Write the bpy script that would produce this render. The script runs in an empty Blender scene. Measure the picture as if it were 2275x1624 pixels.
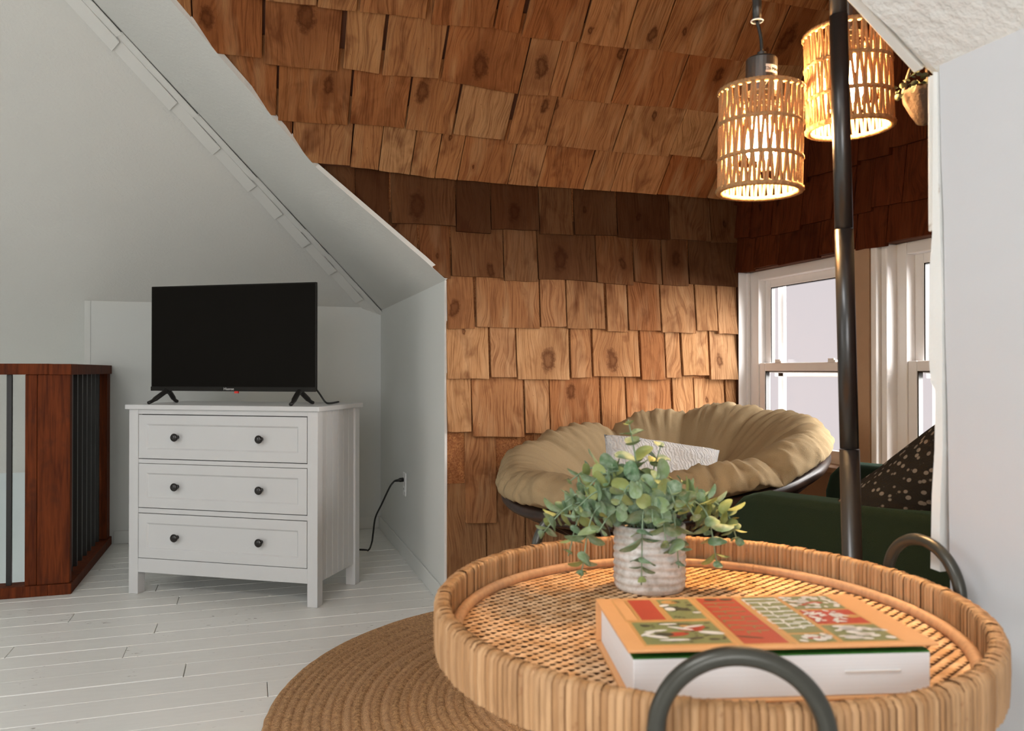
import bpy, bmesh, math, random
from mathutils import Vector, Matrix, noise
R_ = math.radians
random.seed(7)
SC = bpy.context.scene
COL = SC.collection
S = 0.79                      # survey units -> metres (applied to every top-level object at the very end)

# ------------------------------------------------------------------ camera, sky, sun, window daylight, exposure
YAW, PITCH, HC, FPX = 0.3153, 0.0064, 1.132, 1766.8
cd = bpy.data.cameras.new('camera')
cd.sensor_width = 36; cd.lens = FPX / 2275 * 36; cd.clip_start = 0.02
cam = bpy.data.objects.new('camera', cd); COL.objects.link(cam)
cam.location = (0, 0, HC * S)
cam.rotation_euler = (math.pi / 2 + PITCH, 0, -YAW)
cd.dof.use_dof = True; cd.dof.focus_distance = 3.4 * S; cd.dof.aperture_fstop = 11
SC.camera = cam

w = bpy.data.worlds.new('overcast_sky'); SC.world = w; w.use_nodes = True
bg = w.node_tree.nodes['Background']
bg.inputs[0].default_value = (0.80, 0.715, 0.735, 1); bg.inputs[1].default_value = 1.0

sun = bpy.data.lights.new('hazy_sun', 'SUN'); sun.energy = 27.0; sun.angle = R_(70); sun.color = (1.0, 0.96, 0.93)
so = bpy.data.objects.new('hazy_sun', sun); COL.objects.link(so)
so.rotation_euler = Vector((-0.76, 0.52, -0.38)).to_track_quat('-Z', 'Y').to_euler()

def window_light(name, loc, target, sx, sy, energy, color):
    l = bpy.data.lights.new(name, 'AREA'); l.shape = 'RECTANGLE'; l.size = sx; l.size_y = sy
    l.energy = energy; l.color = color
    o = bpy.data.objects.new(name, l); COL.objects.link(o)
    o.location = Vector(loc) * S
    o.rotation_euler = (Vector(target) - Vector(loc)).to_track_quat('-Z', 'Z').to_euler()
    o['kind'] = 'helper'
    return o
# daylight entering by the two windows behind and beside the photographer, and by a skylight added for more top light (their frames are built below)
window_light('daylight_rear_window', (-1.3, -2.56, 1.55), (-1.3, 0, 1.5), 1.75 * S, 1.35 * S, 48, (0.97, 0.985, 1.0))
window_light('daylight_left_window', (-4.26, 1.6, 1.6), (0, 1.6, 1.55), 1.95 * S, 1.35 * S, 18, (0.97, 0.985, 1.0))
window_light('added_top_light', (-1.75, -.1, 3.30), (-1.75, -.099, 0), .95 * S, 1.35 * S, 46, (0.97, 0.985, 1.0))

vs = SC.view_settings
vs.view_transform = 'Standard'; vs.look = 'None'; vs.gamma = 1; vs.use_curve_mapping = False; vs.exposure = 0.0

# ------------------------------------------------------------------ survey helpers: photo pixel -> point on a real plane
FW = Vector((math.sin(YAW), math.cos(YAW), 0)); RT = Vector((math.cos(YAW), -math.sin(YAW), 0)); UP = Vector((0, 0, 1))
FD = FW * math.cos(PITCH) + UP * math.sin(PITCH); UD = -FW * math.sin(PITCH) + UP * math.cos(PITCH)
EYE = Vector((0, 0, HC))
def ray(x, y): return FD + RT * ((x - 1137.5) / FPX) - UD * ((y - 812) / FPX)
def onpl(x, y, p0, n):
    d = ray(x, y); n = Vector(n); t = (Vector(p0) - EYE).dot(n) / d.dot(n); return EYE + d * t
def onu(x, y, u): return onpl(x, y, (u, 0, 0), (1, 0, 0))
def onv(x, y, v): return onpl(x, y, (0, v, 0), (0, 1, 0))
def onz(x, y, z): return onpl(x, y, (0, 0, z), (0, 0, 1))
def dep(x, y, d): return EYE + ray(x, y) * d

# ------------------------------------------------------------------ object helpers
def tag(o, label=None, cat=None, group=None, kind=None):
    if label: o['label'] = label
    if cat: o['category'] = cat
    if group: o['group'] = group
    if kind: o['kind'] = kind
    return o
def thing(name, label, cat, loc=(0, 0, 0), rz=0, group=None):
    o = bpy.data.objects.new(name, None); COL.objects.link(o)
    o.location = loc; o.rotation_euler = (0, 0, rz); o.empty_display_size = .1
    return tag(o, label, cat, group)
class MB:
    def __init__(s): s.v = []; s.f = []
    def add(s, vs, fs):
        n = len(s.v); s.v += [Vector(p) for p in vs]; s.f += [tuple(i + n for i in f) for f in fs]; return s
    def box(s, c, d, M=None):
        c = Vector(c); h = Vector(d) / 2
        vs = [Vector((x * h.x, y * h.y, z * h.z)) for x in (-1, 1) for y in (-1, 1) for z in (-1, 1)]
        vs = [(M @ v if M else v) + c for v in vs]
        return s.add(vs, [(0, 1, 3, 2), (4, 6, 7, 5), (0, 4, 5, 1), (2, 3, 7, 6), (0, 2, 6, 4), (1, 5, 7, 3)])
    def bx(s, x0, x1, y0, y1, z0, z1):
        return s.box(((x0 + x1) / 2, (y0 + y1) / 2, (z0 + z1) / 2), (abs(x1 - x0), abs(y1 - y0), abs(z1 - z0)))
    def tube(s, path, r, seg=8, closed=False, caps=True):
        P = [Vector(p) for p in path]; n = len(P); rr = r if isinstance(r, (list, tuple)) else [r] * n
        base = len(s.v); prev = None
        for i in range(n):
            if closed: t = P[(i + 1) % n] - P[i - 1]
            else: t = P[min(i + 1, n - 1)] - P[max(i - 1, 0)]
            t.normalize()
            if prev is None:
                a = Vector((0, 0, 1)) if abs(t.z) < .9 else Vector((1, 0, 0))
                nn = t.cross(a).normalized()
            else: nn = (prev - t * prev.dot(t)).normalized()
            prev = nn; b = t.cross(nn)
            for k in range(seg):
                an = 2 * math.pi * k / seg
                s.v.append(P[i] + (nn * math.cos(an) + b * math.sin(an)) * rr[i])
        for i in range(n if closed else n - 1):
            for k in range(seg):
                a = base + i * seg + k; b2 = base + i * seg + (k + 1) % seg
                c = base + ((i + 1) % n) * seg + (k + 1) % seg; d = base + ((i + 1) % n) * seg + k
                s.f.append((a, b2, c, d))
        if caps and not closed:
            s.f.append(tuple(base + k for k in range(seg))[::-1]); s.f.append(tuple(base + (n - 1) * seg + k for k in range(seg)))
        return s
    def lathe(s, prof, seg=32, c=(0, 0, 0), fn=None, M=None):
        base = len(s.v); c = Vector(c)
        for i, (r, z) in enumerate(prof):
            for k in range(seg):
                a = 2 * math.pi * k / seg; rr, zz = (r, z) if fn is None else fn(r, z, a, i)
                p = Vector((rr * math.cos(a), rr * math.sin(a), zz)); s.v.append((M @ p if M else p) + c)
        for i in range(len(prof) - 1):
            for k in range(seg):
                a = base + i * seg + k; b = base + i * seg + (k + 1) % seg
                s.f.append((a, b, b + seg, a + seg))
        s.f.append(tuple(base + k for k in range(seg))[::-1]); s.f.append(tuple(base + (len(prof) - 1) * seg + k for k in range(seg)))
        return s
    def grid(s, fn, nu, nv, cu=False):
        base = len(s.v)
        for i in range(nu):
            for j in range(nv): s.v.append(Vector(fn(i, j)))
        for i in range(nu if cu else nu - 1):
            for j in range(nv - 1):
                i2 = (i + 1) % nu
                s.f.append((base + i * nv + j, base + i2 * nv + j, base + i2 * nv + j + 1, base + i * nv + j + 1))
        return s
    def mesh(s, name):
        me = bpy.data.meshes.new(name); me.from_pydata([tuple(v) for v in s.v], [], s.f); me.update(); return me
    def build(s, name, mat, parent=None, smooth=False, bevel=0, seg=2, sub=0, loc=None, rot=None):
        me = s.mesh(name); o = link(name, me, mat, parent)
        bm = bmesh.new(); bm.from_mesh(me); bmesh.ops.recalc_face_normals(bm, faces=bm.faces[:]); bm.to_mesh(me); bm.free()
        if smooth:
            for p in me.polygons: p.use_smooth = True
        if bevel:
            m = o.modifiers.new('b', 'BEVEL'); m.width = bevel; m.segments = seg; m.limit_method = 'ANGLE'; m.angle_limit = R_(35)
        if sub:
            m = o.modifiers.new('s', 'SUBSURF'); m.levels = sub; m.render_levels = sub
        if loc is not None: o.location = loc
        if rot is not None: o.rotation_euler = rot
        return o
def link(name, me, mat, parent=None):
    o = bpy.data.objects.new(name, me); COL.objects.link(o)
    if mat and not me.materials: me.materials.append(mat)
    if parent: o.parent = parent
    return o
def bez(pts, n=24):
    """smooth Catmull-Rom path"""
    P = [Vector(p) for p in pts]; P = [P[0] * 2 - P[1]] + P + [P[-1] * 2 - P[-2]]; out = []
    m = len(P) - 3
    for i in range(m):
        a, b, c, d = P[i:i + 4]; k = max(2, n // m)
        for j in range(k + (1 if i == m - 1 else 0)):
            t = j / k
            out.append(0.5 * ((2 * b) + (c - a) * t + (2 * a - 5 * b + 4 * c - d) * t * t + (-a + 3 * b - 3 * c + d) * t ** 3))
    return out

# ------------------------------------------------------------------ materials
class NT:
    def __init__(s, name, rough=.6, spec=.3):
        s.m = bpy.data.materials.new(name); s.m.use_nodes = True; s.t = s.m.node_tree
        s.b = s.t.nodes['Principled BSDF']; s.b.inputs['Roughness'].default_value = rough
        s.b.inputs['Specular IOR Level'].default_value = spec; s.out = s.t.nodes['Material Output']
    def n(s, typ, **kw):
        nd = s.t.nodes.new('ShaderNode' + typ)
        for k, v in kw.items():
            if k.startswith('_'): setattr(nd, k[1:], v)
            else:
                key = int(k[1:]) if k[0] == 'i' and k[1:].isdigit() else k.replace('__', ' ')
                inp = nd.inputs[key]
                if hasattr(v, 'is_linked') or hasattr(v, 'links'): s.t.links.new(v, inp)
                else: inp.default_value = v
        return nd
    def l(s, a, b): s.t.links.new(a, b)
    def math(s, op, a, b=0.0, c=0.0): return s.n('Math', _operation=op, i0=a, i1=b, i2=c).outputs[0]
    def vmath(s, op, a, b=(0, 0, 0)): return s.n('VectorMath', _operation=op, i0=a, i1=b).outputs[0]
    def coord(s, which='Object', scale=None, rnd=0):
        o = s.n('TexCoord').outputs[which]
        if scale: o = s.vmath('MULTIPLY', o, scale)
        if rnd:
            r = s.n('ObjectInfo').outputs['Random']
            o = s.vmath('ADD', o, s.n('CombineXYZ', X=s.math('MULTIPLY', r, 37.3 * rnd), Y=s.math('MULTIPLY', r, 91.7 * rnd), Z=s.math('MULTIPLY', r, 53.1 * rnd)).outputs[0])
        return o
    def noise(s, v, scale, detail=4, dist=0, rough=.55): return s.n('TexNoise', Vector=v, Scale=scale, Detail=detail, Roughness=rough, Distortion=dist).outputs['Fac']
    def ramp(s, fac, stops, interp='LINEAR'):
        r = s.n('ValToRGB', Fac=fac); e = r.color_ramp; e.interpolation = interp
        while len(e.elements) < len(stops): e.elements.new(.5)
        for el, (p, c) in zip(e.elements, stops): el.position = p; el.color = (c[0], c[1], c[2], 1) if not isinstance(c, (int, float)) else (c, c, c, 1)
        return r.outputs[0]
    def mix(s, f, a, b, mode='MIX'):
        nd = s.n('Mix', _data_type='RGBA', _blend_type=mode)
        for i, v in ((0, f), (6, a), (7, b)):
            if hasattr(v, 'links'): s.l(v, nd.inputs[i])
            else: nd.inputs[i].default_value = (*v, 1) if isinstance(v, tuple) and len(v) == 3 else v
        return nd.outputs[2]
    def color(s, c):
        if hasattr(c, 'links'): s.l(c, s.b.inputs['Base Color'])
        else: s.b.inputs['Base Color'].default_value = (*c, 1)
        return s
    def bump(s, h, st=.3, d=.01):
        b = s.n('Bump', Strength=st, Distance=d, Height=h); s.l(b.outputs[0], s.b.inputs['Normal']); return s

def plain(name, c, rough=.5, metal=0, spec=.4, var=.06, nscale=40, bump=0.05):
    t = NT(name, rough, spec); t.b.inputs['Metallic'].default_value = metal
    nz = t.noise(t.coord(), nscale)
    t.color(t.mix(nz, tuple(x * (1 - var) for x in c), tuple(min(1, x * (1 + var)) for x in c)))
    if bump: t.bump(nz, bump, .004)
    return t.m

def make_plaster(name, c, scale, st):
    t = NT(name, .85, .15); v = t.coord()
    a = t.noise(v, scale, 6); b = t.noise(v, 2.2, 3)
    t.color(t.mix(b, tuple(x * .95 for x in c), c)); t.bump(a, st, .01); return t.m
M_PLASTER = make_plaster('textured_plaster', (.68, .68, .645), 70, .22)
M_PLASTER2 = make_plaster('rough_plaster', (.75, .74, .71), 38, .6)
M_WALL = make_plaster('smooth_painted_wall', (.66, .67, .64), 25, .06)
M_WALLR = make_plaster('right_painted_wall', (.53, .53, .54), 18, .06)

def make_floor():
    t = NT('painted_floorboard', .38, .4); v = t.coord('Object', rnd=.3)
    n1 = t.noise(v, 3.0, 3); n2 = t.noise(t.vmath('MULTIPLY', v, (1, 3.2, 1)), 26, 4, .3); n3 = t.noise(t.vmath('MULTIPLY', v, (1, 6, 1)), 9, 5)
    chips = t.math('MULTIPLY', t.ramp(n2, [(.665, 0), (.69, 1)]), t.ramp(n1, [(.48, 0), (.60, 1)]))
    base = t.mix(n3, (.68, .685, .655), (.75, .755, .725))
    c = t.mix(chips, base, (.21, .18, .15)); t.color(c); t.bump(n3, .1, .006); return t.m
M_FLOOR = make_floor()

def make_shingle(name, tones, dark, lightc):
    t = NT(name, .8, .06); tc = t.n('TexCoord').outputs['Object']
    oi = t.n('ObjectInfo'); rnd = oi.outputs['Random']
    off = t.n('CombineXYZ', X=t.math('MULTIPLY', rnd, 37.3), Y=t.math('MULTIPLY', rnd, 11.7), Z=t.math('MULTIPLY', rnd, 53.1)).outputs[0]
    v = t.vmath('ADD', tc, off)
    sx = t.n('SeparateXYZ', i0=tc); kc = t.n('SeparateColor', i0=oi.outputs['Color'])
    kx = t.math('MULTIPLY', t.math('SUBTRACT', kc.outputs[0], .5), .36); kz = t.math('MULTIPLY', kc.outputs[1], .34)
    ks = t.math('MULTIPLY', kc.outputs[2], .05)
    wob = t.math('MULTIPLY', t.math('SUBTRACT', t.noise(v, 22, 3), .5), .03)
    dx = t.math('ADD', t.math('SUBTRACT', sx.outputs[0], kx), wob); dz = t.math('MULTIPLY', t.math('ADD', t.math('SUBTRACT', sx.outputs[2], kz), t.math('MULTIPLY', t.math('SUBTRACT', sx.outputs[0], kx), t.math('SUBTRACT', rnd, .5))), .55)
    d = t.math('SQRT', t.math('ADD', t.math('MULTIPLY', dx, dx), t.math('MULTIPLY', dz, dz)))
    # grain bends round the knot
    bend = t.math('MULTIPLY', t.math('DIVIDE', t.math('MULTIPLY', dx, .9), t.math('ADD', t.math('MULTIPLY', d, 9), .12)), t.math('MULTIPLY', kc.outputs[2], 2.2))
    wave = t.math('MULTIPLY', t.math('SUBTRACT', t.noise(t.vmath('MULTIPLY', v, (5, 5, 2.2)), 1.0, 2), .5), .16)
    gx = t.math('ADD', t.math('ADD', sx.outputs[0], wave), t.math('MULTIPLY', bend, .06))
    gv = t.n('CombineXYZ', X=t.math('ADD', t.math('MULTIPLY', gx, 130), t.math('MULTIPLY', rnd, 91)), Y=t.math('MULTIPLY', rnd, 57), Z=t.math('MULTIPLY', sx.outputs[2], 5)).outputs[0]
    grain = t.noise(gv, 1.0, 4, .2, .65)
    fine = t.noise(t.vmath('MULTIPLY', v, (420, 60, 14)), 1.0, 2)
    blot = t.noise(t.vmath('MULTIPLY', v, (9, 4, 5)), 1.0, 3, .6)
    tone = t.ramp(t.math('FRACT', t.math('MULTIPLY', rnd, 7.31)), tones)
    c = t.mix(t.ramp(grain, [(.36, 0), (.52, .75), (.70, 1)]), t.mix(.62, tone, dark), tone)
    lite = t.noise(t.vmath('MULTIPLY', v, (16, 4, 3)), 1.0, 2)
    c = t.mix(t.math('MULTIPLY', t.ramp(lite, [(.5, 0), (.72, 1)]), .45), c, tuple(min(1, x) for x in lightc))
    c = t.mix(t.math('MULTIPLY', t.ramp(blot, [(.54, 0), (.74, 1)]), .7), c, dark)
    c = t.mix(t.math('MULTIPLY', t.ramp(t.math('DIVIDE', d, t.math('ADD', t.math('MULTIPLY', ks, 2.6), .0001)), [(.3, 1), (1, 0)]), .75), c, t.mix(.5, dark, tone))
    kn_ = t.noise(v, 48, 4)
    dn_ = t.math('ADD', t.math('DIVIDE', d, t.math('ADD', ks, .0001)), t.math('MULTIPLY', t.math('SUBTRACT', kn_, .5), .9))
    core = t.ramp(dn_, [(.50, 1), (.95, 0)])
    eye = t.ramp(dn_, [(.18, 1), (.55, 0)])
    c = t.mix(t.math('MULTIPLY', core, .82), c, tuple(x * .55 for x in dark))
    c = t.mix(t.math('MULTIPLY', eye, .55), c, t.mix(.45, dark, tone))
    c = t.mix(t.math('MULTIPLY', fine, .25), c, dark)
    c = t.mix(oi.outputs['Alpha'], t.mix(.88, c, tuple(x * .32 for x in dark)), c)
    t.color(c)
    t.bump(t.math('ADD', grain, t.math('ADD', t.math('MULTIPLY', fine, .5), t.math('MULTIPLY', core, -.8))), .55, .004)
    return t.m
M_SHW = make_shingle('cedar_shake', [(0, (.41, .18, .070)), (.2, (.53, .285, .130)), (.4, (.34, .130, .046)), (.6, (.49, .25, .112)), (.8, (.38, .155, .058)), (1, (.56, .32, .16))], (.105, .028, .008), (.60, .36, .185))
M_SHS = make_shingle('red_cedar_shake', [(0, (.53, .215, .075)), (.2, (.68, .35, .145)), (.4, (.43, .145, .044)), (.6, (.63, .30, .12)), (.8, (.49, .18, .058)), (1, (.71, .39, .175))], (.11, .026, .007), (.72, .42, .20))
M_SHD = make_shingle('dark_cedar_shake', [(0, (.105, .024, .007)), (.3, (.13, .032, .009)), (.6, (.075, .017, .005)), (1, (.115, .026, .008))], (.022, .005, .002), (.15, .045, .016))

def make_osb():
    t = NT('strand_board', .75, .2); v = t.coord()
    vo = t.n('TexVoronoi', Vector=t.vmath('MULTIPLY', v, (40, 40, 22)), Scale=1.0).outputs['Color']
    n = t.noise(v, 60, 4, 2)
    c = t.mix(t.ramp(n, [(.35, 0), (.65, 1)]), (.22, .075, .022), (.46, .20, .075)); c = t.mix(t.math('MULTIPLY', t.n('SeparateColor', i0=vo).outputs[0], .45), c, (.17, .055, .018))
    t.color(c); t.bump(n, .5, .006); return t.m
M_OSB = make_osb()
M_DARKGAP = plain('dark_sheathing', (.10, .035, .015), .9)  # dark wood backing behind the shakes

def make_stain():
    t = NT('stained_railing_wood', .6, .08); v = t.coord('Object', rnd=.5)
    g = t.noise(t.vmath('MULTIPLY', v, (60, 60, 4)), 1, 4, .4); b = t.noise(v, 9, 3)
    c = t.mix(t.ramp(g, [(.3, 0), (.7, 1)]), (.055, .012, .004), (.15, .034, .009)); c = t.mix(t.math('MULTIPLY', t.ramp(b, [(.55, 0), (.7, 1)]), .6), c, (.055, .016, .008))
    t.color(c); t.bump(g, .2, .003); return t.m
M_STAIN = make_stain()
M_IRON = plain('black_iron', (.012, .011, .010), .4, 0, .4)
M_BLACKMETAL = plain('black_metal_pole', (.018, .016, .014), .30, .0, .6, bump=0)
M_GUNMETAL = plain('olive_black_tube', (.045, .043, .034), .34, .35, .5, bump=.02)
M_WHITELAC = plain('white_lacquer', (.57, .575, .575), .42, 0, .35, .015, 12, .01)
M_KNOB = plain('black_knob', (.012, .010, .009), .2, 0, .5, bump=0)
M_TVBODY = plain('tv_bezel', (.012, .011, .009), .5, 0, .15)
def make_screen():
    t = NT('tv_screen', .5, .04); t.color(t.mix(t.noise(t.coord(), 4), (.005, .0045, .0035), (.0075, .0065, .005))); return t.m
M_SCREEN = make_screen()
M_RED = plain('red_sticker', (.6, .03, .02), .5)
M_PRINT = plain('pale_print', (.6, .6, .58), .5)
M_CORD = plain('black_cable', (.012, .012, .011), .5)
M_PLATE = plain('white_plastic', (.78, .78, .76), .35, 0, .4, .02)
M_TRIMW = plain('white_window_vinyl', (.82, .80, .79), .4, 0, .4, .02, 20, .02)
def make_oldtrim():
    t = NT('old_white_trim', .6, .3); v = t.coord('Object', rnd=.4)
    n = t.noise(t.vmath('MULTIPLY', v, (1, 1, 1)), 30, 5); n2 = t.noise(v, 7, 3)
    c = t.mix(t.ramp(t.math('MULTIPLY', n, n2), [(.36, 0), (.42, 1)]), (.72, .715, .685), (.40, .33, .26)); t.color(c); t.bump(n, .25, .006); return t.m
M_OLDTRIM = make_oldtrim()
M_BROWNEDGE = plain('raw_brown_edge', (.16, .06, .03), .8, 0, .2, .4, 30, .3)
M_TANBOARD = plain('tan_painted_board', (.40, .26, .165), .6, 0, .3, .08, 20, .05)
def make_glass():
    t = NT('window_glass'); tr = t.n('BsdfTransparent', Color=(.97, .98, .98, 1)); gl = t.n('BsdfGlossy', Roughness=.02)
    fr = t.math('ADD', t.math('MULTIPLY', t.math('POWER', t.n('LayerWeight', Blend=.5).outputs['Facing'], 5.0), .5), .02); mx = t.n('MixShader', Fac=fr); t.l(tr.outputs[0], mx.inputs[1]); t.l(gl.outputs[0], mx.inputs[2])
    t.l(mx.outputs[0], t.out.inputs[0]); return t.m
M_GLASS = make_glass()

def make_jute():
    t = NT('braided_jute', .9, .1); v = t.coord(); oi = t.n('ObjectInfo').outputs['Random']
    n = t.noise(v, 90, 4, .5); n2 = t.noise(v, 300, 2)
    c = t.mix(t.ramp(n, [(.35, 0), (.65, 1)]), (.33, .185, .09), (.66, .40, .20)); c = t.mix(t.math('MULTIPLY', oi, .5), c, (.70, .44, .25))
    c = t.mix(t.ramp(n2, [(.68, 0), (.74, 1)]), c, (.14, .07, .035)); t.color(c); t.bump(t.math('ADD', n, n2), .9, .008); return t.m
M_JUTE = make_jute()
def make_rattan(name, a, b):
    t = NT(name, .55, .3); v = t.coord('Object', rnd=.7); oi = t.n('ObjectInfo').outputs['Random']
    n = t.noise(t.vmath('MULTIPLY', v, (120, 120, 18)), 1, 3); n2 = t.noise(v, 60, 3)
    c = t.mix(oi, a, b); c = t.mix(t.math('MULTIPLY', t.ramp(n, [(.45, 0), (.7, 1)]), .45), c, tuple(x * .55 for x in a)); c = t.mix(t.math('MULTIPLY', t.ramp(n2, [(.66, 0), (.74, 1)]), .6), c, (.22, .085, .03))
    t.color(c); t.bump(n, .15, .003); return t.m
M_RATTAN = make_rattan('rattan_slat', (.33, .165, .066), (.49, .285, .14))
M_RATTAN2 = make_rattan('rattan_ring', (.50, .29, .16), (.52, .30, .17))
def make_weave():
    t = NT('rattan_weave', .6, .3); v = t.coord(); n = t.noise(v, 46, 4); n2 = t.noise(t.vmath('MULTIPLY', v, (1, 1, .2)), 180, 2)
    c = t.mix(t.ramp(n, [(.38, 0), (.66, 1)]), (.60, .32, .14), (.86, .56, .32)); c = t.mix(t.math('MULTIPLY', n2, .2), c, (.38, .18, .075)); t.color(c); return t.m
M_WEAVE = make_weave()
M_WEAVEBASE = plain('brown_weave_base', (.30, .135, .05), .8)  # brown base under the weave and inside the rim
def make_leaf():
    t = NT('eucalyptus_leaf', .55, .3); v = t.coord('Object'); oi = t.n('ObjectInfo').outputs['Random']; n = t.noise(t.coord('Object', rnd=1), 90, 4)
    ln = t.n('VectorMath', _operation='LENGTH', i0=v).outputs['Value']
    c = t.mix(oi, (.105, .19, .095), (.24, .33, .15)); c = t.mix(t.ramp(n, [(.4, 0), (.75, 1)]), c, (.36, .44, .33)); c = t.mix(t.math('MULTIPLY', t.ramp(t.math('FRACT', t.math('MULTIPLY', oi, 5.3)), [(.72, 0), (.8, 1)]), .7), c, (.34, .36, .10))
    t.color(c); t.b.inputs['Subsurface Weight'].default_value = 0; return t.m
M_LEAF = make_leaf()
M_STEM = plain('pale_green_stem', (.22, .30, .19), .6)
def make_ceramic():
    t = NT('ridged_ceramic', .5, .4); v = t.coord(); n = t.noise(v, 130, 3)
    c = t.mix(t.ramp(n, [(.3, 0), (.6, 1)]), (.50, .47, .43), (.68, .655, .625)); t.color(c); t.bump(n, .15, .003); return t.m
M_POT = make_ceramic()
M_SOIL = plain('dark_soil', (.03, .022, .015), .95, 0, .1, .3, 120, .6)
def make_fabric(name, a, b, sc=260, bump=.25, rough=.9):
    t = NT(name, rough, .12); v = t.coord(); n = t.noise(v, sc, 2); n2 = t.noise(v, 7, 3)
    t.color(t.mix(n, a, b)); t.bump(t.math('ADD', n, t.math('MULTIPLY', n2, 2)), bump, .006)
    return t.m
M_TAN = make_fabric('tan_twill', (.295, .212, .116), (.365, .27, .155), 300, .2)
M_GREEN = make_fabric('green_velvet', (.0045, .008, .004), (.009, .016, .009), 500, .3)
M_GREEN_sheen = M_GREEN.node_tree.nodes['Principled BSDF']; M_GREEN_sheen.inputs['Sheen Weight'].default_value = .15; M_GREEN_sheen.inputs['Sheen Tint'].default_value = (.25, .5, .36, 1)
def make_moire():
    t = NT('white_wavy_jacquard', .8, .2); v = t.coord(); n = t.noise(v, 8, 2)
    wv = t.n('TexWave', Vector=v, Scale=26, Distortion=8, Detail=2, **{'Detail__Scale': 1.6}).outputs['Fac']
    t.color(t.mix(wv, (.58, .57, .56), (.66, .655, .65))); t.bump(wv, .5, .005); return t.m
M_MOIRE = make_moire()
def make_knit():
    t = NT('black_flecked_knit', .95, .1); v = t.coord()
    vo = t.n('TexVoronoi', Vector=t.vmath('MULTIPLY', v, (24, 70, 60)), Scale=1.0).outputs['Distance']
    t.color(t.mix(t.ramp(vo, [(.26, 1), (.36, 0)]), (.010, .009, .008), (.10, .092, .085))); t.bump(t.noise(v, 200, 2), .4, .006); return t.m
M_KNIT = make_knit()
def make_darkrattan():
    t = NT('dark_rattan_frame', .35, .5); v = t.coord(); n = t.noise(t.vmath('MULTIPLY', v, (12, 12, 30)), 1, 4)
    t.color(t.mix(t.ramp(n, [(.4, 0), (.7, 1)]), (.018, .009, .006), (.055, .028, .018))); return t.m
M_DRATTAN = make_darkrattan()
def make_rope(name, a, b):
    t = NT(name, .85, .15); v = t.coord(); n = t.noise(v, 300, 2); t.color(t.mix(n, a, b)); t.bump(n, .5, .003)
    t.b.inputs['Subsurface Weight'].default_value = 0
    tr = t.n('BsdfTranslucent', Color=(.62, .33, .12, 1)); mx = t.n('MixShader', Fac=.12); t.l(t.b.outputs[0], mx.inputs[1]); t.l(tr.outputs[0], mx.inputs[2]); t.l(mx.outputs[0], t.out.inputs[0])
    return t.m
M_ROPE = make_rope('paper_rope', (.28, .15, .062), (.43, .25, .115))
M_COTTON = plain('natural_cotton_rope', (.085, .058, .040), .9, 0, .1, .2, 150, .4)
def make_bulb(e):
    t = NT('lit_bulb'); em = t.n('Emission', Color=(1, .63, .29, 1), Strength=e); t.l(em.outputs[0], t.out.inputs[0]); return t.m
M_BULB = make_bulb(1100)
M_TAGPAPER = plain('paper_tag', (.62, .55, .46), .7)
M_BORANGE = plain('ochre_book_cloth', (.68, .34, .14), .45, 0, .4, .05, 60)
M_BGREEN = plain('sage_green_print', (.20, .215, .085), .35, 0, .5, .1, 50, .02)
M_BRED = plain('red_print', (.46, .045, .025), .35, 0, .5, .08, 60, .02)
M_BWHITE = plain('white_print', (.72, .68, .63), .35, 0, .5, .05, 60, .02)
M_BDARK = plain('dark_print', (.05, .045, .03), .4, 0, .4)
M_BGOLD = plain('gold_print', (.55, .28, .09), .35, 0, .5)
def make_pages():
    t = NT('page_block', .8, .15); v = t.coord(); n = t.noise(t.vmath('MULTIPLY', v, (1.5, 1.5, 900)), 1, 2); n2 = t.noise(t.vmath('MULTIPLY', v, (3, 3, 160)), 1, 2)
    c = t.mix(n, (.70, .70, .71), (.82, .825, .835)); c = t.mix(t.ramp(n2, [(.70, 0), (.73, 1)]), c, (.30, .31, .25)); t.color(c); return t.m
M_PAGES = make_pages()
M_ENDGREEN = plain('green_endpaper', (.035, .17, .025), .6, 0, .3, .6, 90)

# ------------------------------------------------------------------ the shell
UK, VB, V0, V1, UW = 0.879, 5.75, 3.731, 0.845, 2.50       # knee-wall plane, back wall, dormer cheeks, window wall
ZK, ZB, MS, MBK, ZF = 1.565, 1.585, 0.80, 0.76, 3.2        # knee heights, roof pitches, flat ceiling
ZD, MD = 2.06, 0.87                                        # dormer eaves and pitch
VR = (V0 + V1) / 2; ZR = ZD + MD * (V0 - VR)
sp = lambda u, v=0: ZK + MS * (UK - u)                     # right roof slope
bp = lambda v: ZB + MBK * (VB - v)                         # back roof slope
def struct(name, mb, mat, **k): return tag(mb.build(name, mat, **k), kind='structure')

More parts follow.
